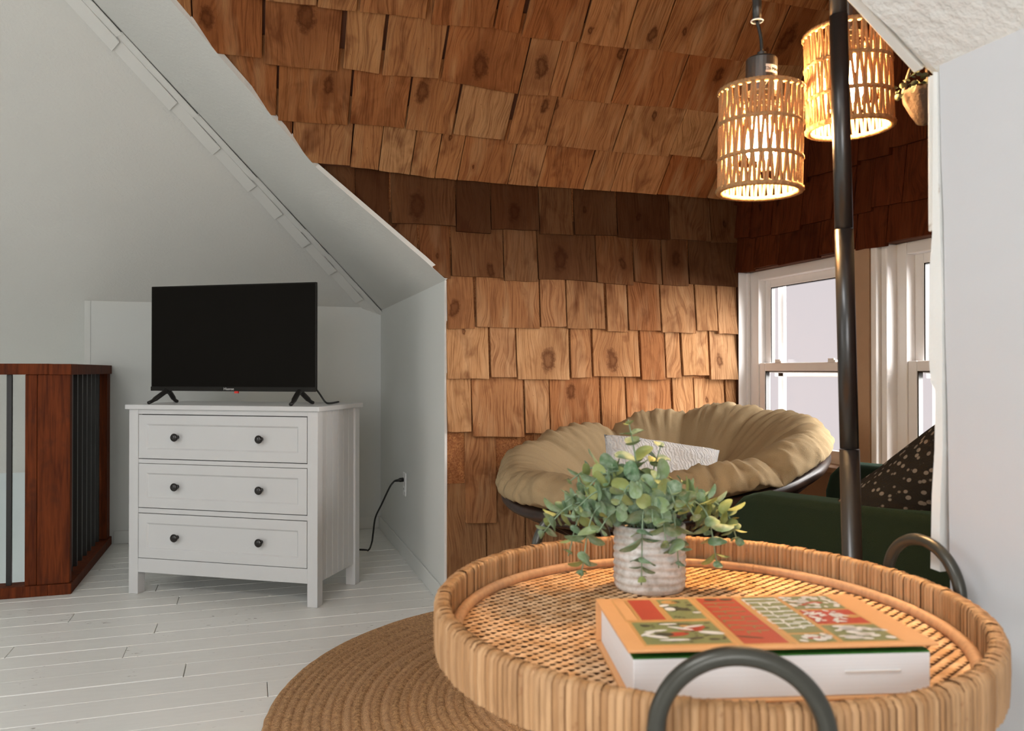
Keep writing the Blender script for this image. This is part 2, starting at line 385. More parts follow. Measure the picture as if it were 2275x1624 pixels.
# floor: subfloor plus single boards running along u
fl = MB().bx(-4.2, UK, -2.6, 4.60, -.10, -.022).bx(-.90, UK, 4.60, VB + .05, -.10, -.022).bx(UK, UW + .1, .80, V0 + .05, -.10, -.022)
floor = struct('floor', fl, plain('floor_joint', (.30, .29, .27), .8))
PW = 0.142; v = -2.5; k = 0
while v < VB:
    segs = []
    u1 = UW + .06 if V1 < v < V0 - .1 else UK + .01
    u0 = -.885 if v > 4.60 - PW * .6 else -4.15
    u = u1; random.seed(300 + k)
    first = True
    while u > u0 + .02:
        L = random.uniform(1.3, 3.0) if not first else random.uniform(.5, 2.6)
        first = False
        a = max(u0, u - L)
        if a - u0 < .4: a = u0
        segs.append((a, u)); u = a
    for (a, b) in segs:
        if v < -.4 and a < -2.2: pass
        g = .0010
        m = MB().box((0, 0, -.011), (b - a - g * 2, PW - g * 2, .022))
        o = m.build('plank', M_FLOOR, floor, bevel=.0022, seg=1)
        o.location = ((a + b) / 2, v + PW / 2, random.uniform(-.0008, .0008)); o.rotation_euler = (random.uniform(-.004, .004), 0, 0)
    v += PW; k += 1

# back wall panel, knee wall, near right wall
wb = MB().bx(-1.035, UK + .05, VB, VB + .05, 0, ZB).bx(-1.035, -1.0, VB - .004, VB + .05, 0, ZB)
wall_back = struct('wall_back', wb, M_WALL)
struct('wall_back_return', MB().bx(-1.035, -1.0, VB + .05, 7.7, -1.0, ZB - .02), M_WALL)
struct('baseboard_back', MB().bx(-.86, UK - .012, VB - .012, VB, 0, .085), M_WALL, bevel=.003)
kw = MB().bx(UK, UK + .04, V0 + .037, VB + .05, 0, ZK + .01).bx(UK - .0005, UK, V0, V0 + .05, 0, ZK + .01)
struct('wall_right', kw, M_WALL)
struct('baseboard_right', MB().bx(UK - .012, UK, V0 + .004, VB, 0, .085), M_WALL, bevel=.003)
struct('trim_1', MB().bx(UK - .004, UK + .008, V0 - .008, V0 + .004, 0, ZK), M_PLASTER2)
VE = onu(2104, 900, UK).y
WE = [(2087, 160), (2091, 355), (2096, 477), (2100, 750), (2105, 904), (2108, 1131), (2110, 1260), (2114, 1420)]
def uprism(pts, u0, u1):
    n = len(pts); return MB().add([(u, a, b) for u in (u0, u1) for a, b in pts], [tuple(range(n)), tuple(range(2 * n - 1, n - 1, -1))] + [(i, (i + 1) % n, n + (i + 1) % n, n + i) for i in range(n)])
def kn(x, y): q = onu(x, y, UK); return (q.y, q.z)
we = [kn(x, y) for x, y in WE]
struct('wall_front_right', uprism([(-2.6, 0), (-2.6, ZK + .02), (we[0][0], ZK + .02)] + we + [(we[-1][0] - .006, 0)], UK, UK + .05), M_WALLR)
# stairwell lining seen through the balusters
VS = onpl(40, 1050, (0, VB, ZB), (0, MBK, 1)).y
struct('wall_stair', MB().bx(-4.2, -1.0, VS, VS + .05, -2.6, bp(VS) + .02), make_plaster('stair_wall', (.78, .86, .87), 25, .06))
struct('wall_stair_near', MB().bx(-4.2, -.92, 4.57, 4.598, -2.6, -.03).bx(-.92, -.89, 4.598, VB, -2.6, -.03), M_WALL)
struct('floor_lower', MB().bx(-4.3, -.85, 4.4, 7.9, -2.65, -2.6), M_WALL)
# left wall with its window opening, wall behind the camera with its window opening
struct('wall_left', MB().bx(-4.25, -4.2, -2.6, .6, -2.6, 3.3).bx(-4.25, -4.2, 2.6, 7.9, -2.6, 3.3).bx(-4.25, -4.2, .6, 2.6, -2.6, .9).bx(-4.25, -4.2, .6, 2.6, 2.3, 3.3), M_WALL)
struct('wall_front', MB().bx(-4.2, -2.2, -2.55, -2.5, 0, 3.3).bx(-.4, UK, -2.55, -2.5, 0, 3.3).bx(-2.2, -.4, -2.55, -2.5, 0, .85).bx(-2.2, -.4, -2.55, -2.5, 2.25, 3.3), M_WALL)
def plain_window(name, axis, a0, a1, z0, z1, pos):
    m = MB(); f = .05; B = (lambda x0, x1, zz0, zz1: m.bx(x0, x1, pos - .02, pos + .02, zz0, zz1)) if axis == 'u' else (lambda x0, x1, zz0, zz1: m.bx(pos - .02, pos + .02, x0, x1, zz0, zz1))
    B(a0, a0 + f, z0, z1); B(a1 - f, a1, z0, z1); B(a0, a1, z0, z0 + f); B(a0, a1, z1 - f, z1); B((a0 + a1) / 2 - .03, (a0 + a1) / 2 + .03, z0, z1); B(a0, a1, (z0 + z1) / 2 - .02, (z0 + z1) / 2 + .02)
    return struct(name, m, M_TRIMW)
plain_window('window_3', 'u', -2.2, -.4, .85, 2.25, -2.52)
plain_window('window_4', 'v', .6, 2.6, .9, 2.3, -4.22)

# sloped ceilings
def plane_poly(name, pts, mat, th=.03, ins=1):
    n = len(pts); m = MB()
    P = [Vector(p) for p in pts]; nn = Vector((0, 0, 0))
    for i in range(n):
        a, b = P[i], P[(i + 1) % n]; nn += Vector(((a.y - b.y) * (a.z + b.z), (a.z - b.z) * (a.x + b.x), (a.x - b.x) * (a.y + b.y)))
    nn.normalize()
    if nn.z < 0: nn = -nn
    m.add(P + [p + nn * th for p in P], [tuple(range(n)), tuple(range(2 * n - 1, n - 1, -1))] + [(i, (i + 1) % n, n + (i + 1) % n, n + i) for i in range(n)])
    return struct(name, m, mat)
HU, HV = UK - (ZF - ZK) / MS, VB - (ZF - ZB) / MBK          # where the hip meets the flat ceiling
hipc = (UK, VB - (ZK - ZB) / MBK)
# right slope with the ragged cut round the dormer
random.seed(5)
edge_px = [(990, 631), (935, 581), (880, 531), (836, 494), (790, 456), (742, 412)]
cut = []
for (x, y) in edge_px:
    q = onpl(x, y, (UK, 0, ZK), (MS, 0, 1)); cut.append((q.x, V0 - .038))
cut[0] = (UK, V0 - .020)
PSZ = onv(1150, 405, 3.685).z
ur = UK - (ZR - ZK) / MS
for k_ in range(15):                                                # valley with the sloping shakes, torn a little
    v_ = V0 - .04 - (V0 - .04 - VR - .1) * k_ / 14; z_ = PSZ + MD * (3.685 - v_) + .008
    cut.append((UK - (z_ - ZK) / MS + random.uniform(-.007, .010), v_))
cut += [(ur, VR), 0, 0, 0]
ul = []
for (x, y) in [(1892, 0), (1960, 62), (2030, 128), (2062, 156)]:
    q = onpl(x, y, (UK, 0, ZK), (MS, 0, 1)); ul.append((q.x, q.y))
eu = [(.262, .90)] + ul
cut = cut[:-3] + eu
rs = [(UK, hipc[1]), (HU, HV), (HU, -2.55), (UK + .02, -2.55), (UK + .02, ul[-1][1] - .012)] + [(a, b) for a, b in reversed(cut)]
plane_poly('ceiling_right', [(u, v, sp(u)) for u, v in rs], M_PLASTER, .02)
plane_poly('ceiling_back', [(UK, hipc[1], bp(hipc[1])), (HU, HV, ZF), (-4.25, HV, ZF), (-4.25, VS + .1, bp(VS + .1)), (-1.0, VS + .1, bp(VS + .1)), (-1.0, VB, ZB), (UK, VB, ZB)], M_PLASTER, .02)
struct('ceiling', MB().bx(-4.25, -2.25, -2.6, HV + .02, ZF, ZF + .05).bx(-1.25, HU + .02, -2.6, HV + .02, ZF, ZF + .05).bx(-2.25, -1.25, -2.6, -.8, ZF, ZF + .05).bx(-2.25, -1.25, .6, HV + .02, ZF, ZF + .05), M_PLASTER)
struct('added_skylight', MB().bx(-2.29, -2.24, -.84, .64, ZF - .01, ZF + .08).bx(-1.26, -1.21, -.84, .64, ZF - .01, ZF + .08).bx(-2.24, -1.26, -.84, -.79, ZF - .01, ZF + .08).bx(-2.24, -1.26, .59, .64, ZF - .01, ZF + .08), M_TRIMW)  # frame of the unseen skylight, added to bring in more top light
# the little piece of rough ceiling above the near right wall
plane_poly('ceiling_near', [(u, v, sp(u) - .022) for u, v in [(UK + .012, -1.6), (UK - 1.2, -1.6), (UK - 1.2, .80), (ul[0][0] - .005, ul[0][1] - .028), (UK + .012, ul[-1][1] - .028)]], M_PLASTER2, .021)

# hip trim: two rows of short painted strips
hz = lambda z: Vector((UK - (z - ZK) / MS, VB - (z - ZB) / MBK, z))
tr_root = struct('trim_2', MB().tube([hz(1.57) + Vector((0, 0, .012)), hz(ZF - .02) + Vector((0, 0, .012))], .008, 6), M_PLASTER)
hd = (hz(3) - hz(1.6)).normalized()
nb = Vector((0, MBK, 1)).normalized(); nr = Vector((MS, 0, 1)).normalized()     # plane normals (pointing up/out)
ab = hd.cross(nb); ab = ab if ab.x < 0 else -ab                                  # in back slope, away from the hip
ar = hd.cross(nr); ar = ar if ar.y < 0 else -ar                                  # in right slope
def z_at_y(y):
    lo, hi = 1.5, 3.19
    for _ in range(40):
        mid = (lo + hi) / 2; p = hz(mid) - EYE; yy = 812 - FPX * p.dot(UD) / p.dot(FD)
        if yy > y: lo = mid
        else: hi = mid
    return lo
def strip(z0, z1, kind, th, lift, sk):
    A, B = hz(z0), hz(z1); dn = -(nb + nr).normalized()
    rows = {'a': (ab * .088 - nb * .004, dn * .030 + ar * .004), 'b': (dn * .027 + ar * .006, ar * .062 - nr * .004)}[kind]
    ps = []
    for (P, e) in ((A, 0), (B, .006)):
        for i_, w_ in enumerate(rows):
            for t_ in (0, th): ps.append(P + w_ + hd * (sk if i_ == 0 else 0) + dn * (t_ + lift - e * (2.2 if kind == 'a' else 1)))
    m = MB().add(ps, [(0, 1, 3, 2), (4, 6, 7, 5), (0, 4, 5, 1), (2, 3, 7, 6), (0, 2, 6, 4), (1, 5, 7, 3)])
    return m.build('trim_strip', M_OLDTRIM2, tr_root, bevel=.0015, seg=1)
M_OLDTRIM2 = make_plaster('painted_trim_strip', (.73, .725, .69), 30, .12)
ys = [712, 652, 589, 527, 462, 399, 315, 213, 77, -60, -150]
for i in range(len(ys) - 1): strip(z_at_y(ys[i]) - .004, z_at_y(ys[i + 1]) + .014, 'a', .007, .006, -.03)
ys = [690, 560, 505, 390, 250, 70, -100]
for i in range(len(ys) - 1): strip(z_at_y(ys[i]), z_at_y(ys[i + 1]) + .006, 'b', .006, .003, .0)

# dormer backing planes
_us = UK - (ZD + .05 - ZK) / MS
_pg = [(UK, 0), (UW + .12, 0), (UW + .12, ZD + .05), (_us + .02, ZD + .05), (UK, ZK + .015)]
al_wall = struct('wall_alcove', MB().add([(a, V0 + .001 + d_, b) for d_ in (0, .035) for a, b in _pg], [(0, 1, 2, 3, 4), (9, 8, 7, 6, 5)] + [(i, (i + 1) % 5, 5 + (i + 1) % 5, 5 + i) for i in range(5)]), M_OSB)
BZ = lambda v: PSZ + MD * (3.685 - v) + .052                       # back of the ceiling shakes
_va, _vb = V0 + .06, VR
_lu = lambda v: UK - (BZ(v) - ZK - .004) / MS                      # where it meets the room's roof slope
al_ceil = plane_poly('ceiling_alcove', [(_lu(_vb), _vb, BZ(_vb)), (UW + .15, _vb, BZ(_vb)), (UW + .15, _va, BZ(_va)), (_lu(_va), _va, BZ(_va))], M_DARKGAP, .03)
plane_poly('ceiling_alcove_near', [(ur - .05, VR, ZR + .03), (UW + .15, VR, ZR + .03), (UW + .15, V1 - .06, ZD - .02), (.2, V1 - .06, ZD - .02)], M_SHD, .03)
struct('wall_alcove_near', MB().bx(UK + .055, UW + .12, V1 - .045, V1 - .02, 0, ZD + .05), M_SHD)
OP1, OP2, OZ0, OZ1 = (2.807, 3.70), (1.80, 2.708), .68, 1.66
ww = MB().bx(UW, UW + .12, V1 - .04, V0 + .04, 0, OZ0)
ww.bx(UW, UW + .12, V1 - .04, OP2[0], OZ0, OZ1).bx(UW, UW + .12, OP1[1], V0 + .04, OZ0, OZ1)
ww.bx(UW, UW + .12, OP2[1], OP1[0], OZ0, OZ1)
ww.add([(UW + a, v_, z_) for a in (0, .12) for v_, z_ in ((V1 - .04, OZ1), (V0 + .04, OZ1), (V0 + .04, ZD + .02), (VR, ZR + .06), (V1 - .04, ZD + .02))],
       [(0, 1, 2, 3, 4), (9, 8, 7, 6, 5)] + [(i, (i + 1) % 5, 5 + (i + 1) % 5, 5 + i) for i in range(5)])
win_wall = struct('wall_window', ww, M_DARKGAP)

# ------------------------------------------------------------------ cedar shakes, one by one
def shake(parent, mat, BL, BR, n, up, length, tb=.022, name='shingle', clip=False):
    """BL/BR: front bottom corners; n: room-side normal; up: up the surface"""
    ax = (BR - BL); wd = ax.length; ax.normalize()
    slope = ax.dot(up)                      # tilt of the butt line
    ax = (ax - up * ax.dot(up) - n * ax.dot(n)).normalized()
    c = (BL + BR) / 2
    h = wd / 2; dz = slope * h; t2 = .007; j = lambda a: random.uniform(-a, a)
    tb = tb * random.uniform(.8, 1.15)
    back0 = -tb; tilt = .030
    # local: x across, y out of the wall, z up
    top = length; xs = [-h, -h * .33 + j(.01), h * .33 + j(.01), h]
    vs = []
    for i, x in enumerate(xs):
        jj = j(.0022); z0 = dz * (x / h) + jj
        xt = x + j(.0015) + (j(.003) if i in (0, 3) else 0)
        vs += [(x, 0, z0), (x, back0, z0 + .001), (xt, -tilt, top), (xt, -tilt - .006, top)]
    fs = []
    for i in range(3):
        a, b = i * 4, i * 4 + 4
        fs += [(a, b, b + 2, a + 2), (a + 1, a + 3, b + 3, b + 1), (a, a + 1, b + 1, b), (a + 2, b + 2, b + 3, a + 3)]
    fs += [(0, 2, 3, 1), (12, 13, 15, 14)]
    o = MB().add(vs, fs).build(name, mat, parent, bevel=.0016, seg=1)
    M = Matrix((ax, n, up)).transposed().to_4x4(); M.translation = c + n * j(.002)
    o.matrix_local = M
    if clip:                                  # cut to the line where the room's own roof slope meets it
        bm = bmesh.new(); bm.from_mesh(o.data); Mi = M.inverted()
        co = Mi @ Vector((UK, V0, ZK + .002)); no = (Mi @ (Vector((UK, V0, ZK)) + Vector((MS, 0, 1)))) - (Mi @ Vector((UK, V0, ZK)))
        r_ = bmesh.ops.bisect_plane(bm, geom=bm.verts[:] + bm.edges[:] + bm.faces[:], plane_co=co, plane_no=no, clear_inner=True)
        eds = [e for e in r_['geom_cut'] if isinstance(e, bmesh.types.BMEdge)]
        if eds: bmesh.ops.holes_fill(bm, edges=eds)
        if not bm.verts: bm.free(); bpy.data.objects.remove(o); return None
        bm.to_mesh(o.data); bm.free()
    has = random.random() < .24
    o.color = (.5 + random.uniform(-.42, .42) * min(1, wd / .36), random.uniform(.15, .75), random.uniform(.14, .32) if has else .02, 1)
    return o
NW, UPW = Vector((0, -1, 0)), Vector((0, 0, 1))
FW_ = V0 - .036                                         # front plane of the wall shakes
Wrows = [
 [(600, 660, 492, 494), (663, 722, 493, 495), (725, 789, 495, 497), (791, 864, 497, 499), (871, 1013, 495, 501), (1015, 1091, 514, 518), (1093, 1199, 508, 512), (1201, 1273, 519, 522), (1279, 1372, 520, 523), (1375, 1490, 527, 533), (1491, 1581, 530, 536), (1583, 1650, 538, 540)],
 [(770, 846, 608, 610), (850, 929, 611, 613), (933, 1001, 617, 618), (1005, 1119, 612, 618), (1122, 1196, 623, 626), (1198, 1325, 619, 625), (1328, 1408, 628, 633), (1412, 1471, 626, 632), (1474, 1531, 633, 636), (1534, 1647, 631, 638)],
 [(985, 1055, 730, 730), (1060, 1199, 726, 731), (1203, 1259, 726, 726), (1261, 1345, 730, 731), (1351, 1396, 736, 737), (1399, 1469, 734, 735), (1472, 1547, 738, 740), (1549, 1595, 734, 735), (1597, 1647, 741, 742)],
 [(985, 1087, 841, 842), (1092, 1148, 838, 838), (1151, 1266, 843, 844), (1270, 1315, 839, 839), (1320, 1423, 836, 837), (1427, 1479, 844, 844), (1482, 1515, 839, 839), (1519, 1576, 834, 834), (1580, 1647, 843, 844)],
 [(990, 1048, 960, 960), (1052, 1166, 971, 971), (1169, 1222, 963, 963), (1225, 1335, 968, 968), (1340, 1393, 963, 963), (1396, 1495, 966, 966), (1499, 1545, 962, 962), (1548, 1615, 966, 966), (1617, 1647, 964, 964)],
 [(1036, 1104, 1163, 1163), (1190, 1290, 1085, 1085), (1294, 1360, 1082, 1082), (1364, 1480, 1088, 1088), (1484, 1560, 1084, 1084), (1564, 1645, 1086, 1086)],
 [(988, 1082, 1332, 1330), (1085, 1168, 1322, 1320), (1172, 1290, 1300, 1298), (1294, 1400, 1290, 1288), (1404, 1500, 1284, 1280), (1504, 1580, 1275, 1272), (1584, 1645, 1268, 1266)],
]
random.seed(21)
prev = None
for r, row in enumerate(Wrows):
    for (xl, xr, yl, yr) in row:
        a, b = onv(xl, yl, FW_), onv(xr, yr, FW_)
        z0 = (a.z + b.z) / 2
        a.x = max(a.x, UK + .006) if (r > 2 or (r == 2 and xl > 950)) else a.x
        if r >= 2 and b.x > UW - .012: b.x = UW - .012
        L = .30
        if r == 0: L = ZD - z0 + .02
        if r == 5 and xl < 1100: L = .475
        elif r == 6: L = (.52 if xl > 1150 else .55); 
        a.z = max(a.z, .004); b.z = max(b.z, .004)
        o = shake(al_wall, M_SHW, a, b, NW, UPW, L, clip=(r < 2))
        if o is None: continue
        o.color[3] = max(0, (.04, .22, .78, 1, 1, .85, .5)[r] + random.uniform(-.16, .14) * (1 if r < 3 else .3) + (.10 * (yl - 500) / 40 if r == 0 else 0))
        # knots where the photo shows the big ones
        for (kx, ky, ks) in ((1220, 800, .85), (1362, 800, .8), (1272, 870, .6), (928, 455, .95), (1247, 575, .9), (1145, 470, .7), (1600, 800, .5), (1505, 575, .6), (1010, 685, .6), (1090, 600, .5), (1385, 585, .5)):
            if xl < kx < xr and yl - 118 < ky < yl:
                P = onv(kx, ky, FW_); o.color = (.5 + (P.x - (a.x + b.x) / 2) / .36, min(1, (P.z - z0) / .34), ks, o.color[3])
# sloping ceiling shakes
NS = Vector((0, -MD, -1)).normalized(); UPS = Vector((0, -1, MD)).normalized()
PS0 = onv(1150, 405, 3.685)
Srows = [
 [(350, 440, 334, 341), (443, 537, 341, 349), (540, 646, 350, 357), (649, 777, 358, 369), (779, 840, 371, 378), (842, 910, 379, 388), (912, 965, 389, 397), (967, 1015, 396, 400), (1017, 1127, 400, 410), (1129, 1192, 410, 415), (1194, 1295, 415, 421), (1297, 1355, 421, 425), (1357, 1459, 424, 432), (1461, 1570, 432, 441), (1572, 1640, 441, 447)],
 [(300, 390, 226, 236), (394, 496, 236, 246), (500, 613, 247, 258), (618, 772, 268, 279), (778, 898, 274, 286), (902, 1003, 287, 301), (1008, 1120, 298, 311), (1127, 1210, 319, 324), (1213, 1359, 323, 336), (1362, 1485, 338, 349), (1488, 1556, 344, 350), (1558, 1690, 355, 368)],
 [(200, 345, 80, 94), (350, 429, 95, 104), (432, 582, 113, 131), (588, 750, 142, 159), (763, 842, 151, 164), (850, 974, 168, 176), (981, 1150, 180, 210), (1153, 1218, 211, 213), (1220, 1248, 212, 218), (1250, 1356, 219, 231), (1359, 1487, 230, 240), (1490, 1604, 240, 252), (1606, 1745, 253, 264)],
 [(180, 280, -45, -36), (284, 386, -35, -26), (390, 470, -25, -18), (475, 588, -14, 0), (590, 703, 3, 12), (706, 792, 16, 26), (799, 945, 26, 42), (958, 1094, 56, 62), (1099, 1152, 64, 75), (1160, 1286, 83, 94), (1291, 1384, 96, 108), (1387, 1462, 108, 111), (1464, 1621, 112, 133), (1623, 1700, 134, 142), (1703, 1805, 142, 150)],
]
random.seed(33); s3 = None
for r, row in enumerate(Srows):
    for (xl, xr, yl, yr) in row:
        a, b = onpl(xl, yl, PS0, NS), onpl(xr, yr, PS0, NS)
        b.x = min(b.x, UW - .005)
        if b.x - a.x < .03: continue
        o = shake(al_ceil, M_SHS, a, b, NS, UPS, .335 if r else .33, clip=True)
        if o is None: continue
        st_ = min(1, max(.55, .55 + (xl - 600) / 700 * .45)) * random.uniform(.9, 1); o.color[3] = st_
        for (kx, ky, ks) in ((1068, 150, .85), (1205, 152, .75), (1302, 285, .8), (940, 207, .8), (730, 195, .55), (1458, 262, .35), (680, 40, .9), (460, 45, .6), (1383, 125, .4), (1215, 240, .5), (1600, 170, .5), (1750, 90, .9), (1450, 80, .5)):
            if xl < kx < xr + 40 and yl - 125 < ky < yl:
                P = onpl(kx, ky, PS0, NS); o.color = (.5 + (P.x - (a.x + b.x) / 2) / .36, min(1, max(0, (P - (a + b) / 2).dot(UPS) / .34)), ks, st_)
        if r == 3: s3 = (a - PS0).dot(UPS)
for k in range(3):
    s_ = s3 + .262 * (k + 1); u = -.80 - .2 * k
    while u < UW - .04:
        wd = random.uniform(.12, .34); e = min(u + wd, UW - .005); base = PS0 + UPS * (s_ + random.uniform(-.015, .015)); base.x = 0
        shake(al_ceil, M_SHS, base + Vector((u, 0, 0)), base + Vector((e, 0, 0)), NS, UPS, .335, clip=True); u = e + random.uniform(.003, .012)
# window wall shakes
NN = Vector((-1, 0, 0)); FU = UW - .040
Nrows = [
 [(1624, 1671, 607, 603), (1673, 1726, 595, 587), (1728, 1816, 589, 573), (1818, 1898, 567, 553), (1900, 1966, 556, 546), (1968, 2076, 539, 518), (2080, 2170, 530, 512)],
 [(1587, 1662, 541, 527), (1664, 1709, 530, 520), (1711, 1775, 524, 511), (1778, 1844, 501, 485), (1847, 1893, 488, 478), (1895, 1933, 477, 469), (1935, 2002, 462, 448), (2004, 2100, 451, 432)],
 [(1590, 1640, 470, 458), (1642, 1715, 445, 428), (1717, 1790, 420, 405), (1793, 1851, 394, 378), (1853, 1902, 380, 366), (1904, 1973, 358, 343), (1975, 2056, 329, 307), (2060, 2140, 315, 296)],
]
random.seed(44); z3 = []
for r, row in enumerate(Nrows):
    for (xl, xr, yl, yr) in row:
        a, b = onu(xl, yl, FU), onu(xr, yr, FU); a.y = min(a.y, FW_ - .004)
        if r == 2: z3.append((a.z + b.z) / 2)
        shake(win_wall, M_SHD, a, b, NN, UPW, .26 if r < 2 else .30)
zz = sum(z3) / len(z3)
for k in range(5):
    z_ = zz + .235 * (k + 1); lim = lambda z: FW_ - max(0, (z - ZD + .05)) / MD
    v = lim(z_ + .05); vlo = V1 + max(0, z_ - ZD) / MD
    while v > vlo + .05:
        wd = random.uniform(.12, .26); e = max(v - wd, vlo)
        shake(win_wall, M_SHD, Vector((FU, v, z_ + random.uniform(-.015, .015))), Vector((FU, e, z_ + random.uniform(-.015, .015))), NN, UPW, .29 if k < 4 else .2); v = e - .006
for k in range(3):
    z_ = .30 - .27 * k if k < 2 else .004; v = FW_ - .01
    if k == 2: continue
    z_ = max(z_, .004)
    while v > V1 + .05:
        wd = random.uniform(.12, .26); e = max(v - wd, V1)
        shake(win_wall, M_SHD, Vector((FU, v, z_)), Vector((FU, e, z_)), NN, UPW, .30); v = e - .006

# ------------------------------------------------------------------ windows of the alcove
def dh_window(name, v0, v1, z0, z1, fr0):
    """double-hung window; v0<v1; fr0 = extra width of the jamb at the far side"""
    u = UW + .055
    m = MB()
    m.bx(u, u + .075, v1 - .055 - fr0, v1, z0, z1).bx(u, u + .075, v0, v0 + .04, z0, z1).bx(u + .001, u + .075, v0 + .04, v1 - .055 - fr0, z1 - .05, z1).bx(u + .001, u + .075, v0 + .04, v1 - .055 - fr0, z0, z0 + .03)
    m.bx(u - .02, u, v1 - .022, v1, z0, z1).bx(u - .012, u, v0, v0 + .02, z0, z1)
    root = struct(name, m, M_TRIMW, bevel=.004)
    a, b = v0 + .04, v1 - .055 - fr0
    def sash(nm, uu, zz0, zz1, st, rl_b, rl_t):
        s = MB().bx(uu, uu + .03, a, a + st, zz0, zz1).bx(uu, uu + .03, b - st, b, zz0, zz1).bx(uu, uu + .03, a + st, b - st, zz0, zz0 + rl_b).bx(uu, uu + .03, a + st, b - st, zz1 - rl_t, zz1)
        o = s.build(nm, M_TRIMW, root, bevel=.004)
        MB().bx(uu + .012, uu + .016, a + st, b - st, zz0 + rl_b, zz1 - rl_t).build('pane', M_GLASS, o)
        e = .006
        MB().bx(uu + .004, uu + .026, b - st - e, b - st, zz0 + rl_b, zz1 - rl_t).bx(uu + .004, uu + .026, a + st, b - st, zz1 - rl_t - e * .7, zz1 - rl_t).build('gasket', M_KNOB, o)
        return o
    sash('upper_sash', u + .042, 1.12, z1 - .045, .045, .03, .045)
    ls = sash('lower_sash', u + .006, z0 + .02, 1.172, .045, .06, .042)
    for f in (.28, .80):
        vv = a + (b - a) * f
        MB().bx(u + .008, u + .03, vv - .025, vv + .025, 1.172, 1.182).bx(u + .012, u + .02, vv - .012, vv + .03, 1.182, 1.19).build('sash_lock', M_TRIMW, ls, bevel=.002)
    # storm frame outside
    MB().bx(u + .10, u + .12, a - .01, a + .05, z0, z1).bx(u + .10, u + .12, b - .075, b - .03, z0, z1).bx(u + .10, u + .12, a, b, z0, z0 + .04).bx(u + .10, u + .12, a, b, 1.10, 1.13).build('storm_frame', M_TRIMW, root, bevel=.003)
    return root
dh_window('window_1', OP1[0], OP1[1], OZ0, OZ1, .035)
dh_window('window_2', OP2[0], OP2[1], OZ0, OZ1, .05)
struct('trim_3', MB().bx(UW - .030, UW + .055, OP2[1] + .012, OP1[0], OZ0 + .02, OZ1), M_TANBOARD, bevel=.003)
struct('trim_4', MB().bx(UW - .024, UW + .06, OP2[1] - .022, OP2[1] + .010, OZ0 + .02, OZ1).bx(UW + .0, UW + .06, OP2[1] - .055, OP2[1] - .024, OZ0 + .02, OZ1), M_TRIMW, bevel=.006)
struct('trim_5', MB().bx(UW - .012, UW + .055, OP1[1] - .004, V0 - .04, OZ0 + .02, OZ1), M_TRIMW, bevel=.004)
struct('trim_6', MB().bx(UW - .050, UW + .06, OP2[0] - .1, V0 - .045, OZ0 - .005, OZ0 + .02).bx(UW - .028, UW, OP2[0] - .1, V0 - .045, OZ0 - .135, OZ0 - .005), M_TANBOARD, bevel=.003)

# ------------------------------------------------------------------ ragged trim at the near end of the opening
def vpx(x, y, u): return onu(x, y, u).y
za, zb_ = kn(2085, 1268)[1], kn(2078, 165)[1]
L7 = [(2077, 160), (2075, 515), (2069, 600), (2067, 790), (2072, 850), (2082, 866), (2080, 1000), (2074, 1100), (2071, 1262)]
R7 = [(2092, 1270), (2092, 1150), (2098, 1000), (2097, 800), (2096, 650), (2089, 400), (2085, 160)]
struct('trim_7', uprism([kn(x, y) for x, y in L7 + R7], UK - .003, UK + .016), M_OLDTRIM)
struct('trim_8', MB().bx(UK + .006, UK + .024, vpx(2073, 300, UK), vpx(2053, 300, UK), onu(2065, 512, UK).z, zb_ + .004), M_OLDTRIM, bevel=.002)
struct('trim_9', uprism([kn(x, y) for x, y in [(2070, 160), (2076, 900), (2080, 1275)]] + [(we[-2][0] - .004, we[-2][1])] + [(p[0] - .004, p[1]) for p in reversed(we[:-2])], UK + .018, UK + .034), M_BROWNEDGE)
q0, q1 = onpl(1866, -40, (UK, 0, ZK), (MS, 0, 1)), onpl(2040, 150, (UK, 0, ZK), (MS, 0, 1))
def board(p, q, wdir, w_, n_, th):
    m = MB(); ps = []
    for P in (p, q):
        for a in (0, w_):
            for t_ in (0, th): ps.append(P + wdir * a + n_ * t_)
    return m.add(ps, [(0, 1, 3, 2), (4, 6, 7, 5), (0, 4, 5, 1), (2, 3, 7, 6), (0, 2, 6, 4), (1, 5, 7, 3)])
NRD = -Vector((MS, 0, 1)).normalized()
dirb = (q1 - q0).normalized(); wdir = dirb.cross(NRD); wdir = wdir if wdir.y < 0 else -wdir
struct('trim_10', board(q0, q1, wdir, .0165, NRD, .012), M_OLDTRIM, bevel=.002)
struct('trim_11', board(q0 + wdir * .0185, q1 + wdir * .0185 + dirb * .018, wdir, .0085, NRD, .009), M_OLDTRIM, bevel=.0015)

# ------------------------------------------------------------------ railing round the stairwell
rc = onz(156, 1319, 0)
rt = thing('stair_railing', 'dark red-brown stained wooden railing with black iron balusters round the stairwell', 'railing', (rc.x, rc.y, 0))
HT = onv(130, 808, rc.y).z
X0 = -.115          # post faces, local: corner at origin, u negative to the left, v positive away
MB().bx(-.150, -.003, .0, .05, .055, HT - .055).build('newel_post', M_STAIN, rt, bevel=.003)
MB().bx(-.205, -.152, .004, .09, .055, HT - .055).build('newel_post', M_STAIN, rt, bevel=.003)
MB().bx(-.10, -.006, VB - rc.y - .11, VB - rc.y - .004, .055, HT - .05).build('end_post', M_STAIN, rt, bevel=.003)
MB().bx(-2.6, -.10, -.012, .10, HT - .055, HT).build('top_rail', M_STAIN, rt, bevel=.003)
MB().bx(-.10, .004, -.012, VB - rc.y - .004, HT - .056, HT - .001).build('top_rail', M_STAIN, rt, bevel=.003)
MB().bx(-2.6, -.10, -.012, .10, .0, .055).build('bottom_rail', M_STAIN, rt, bevel=.003)
MB().bx(-.10, .006, -.012, VB - rc.y - .004, .0, .054).build('bottom_rail', M_STAIN, rt, bevel=.003)
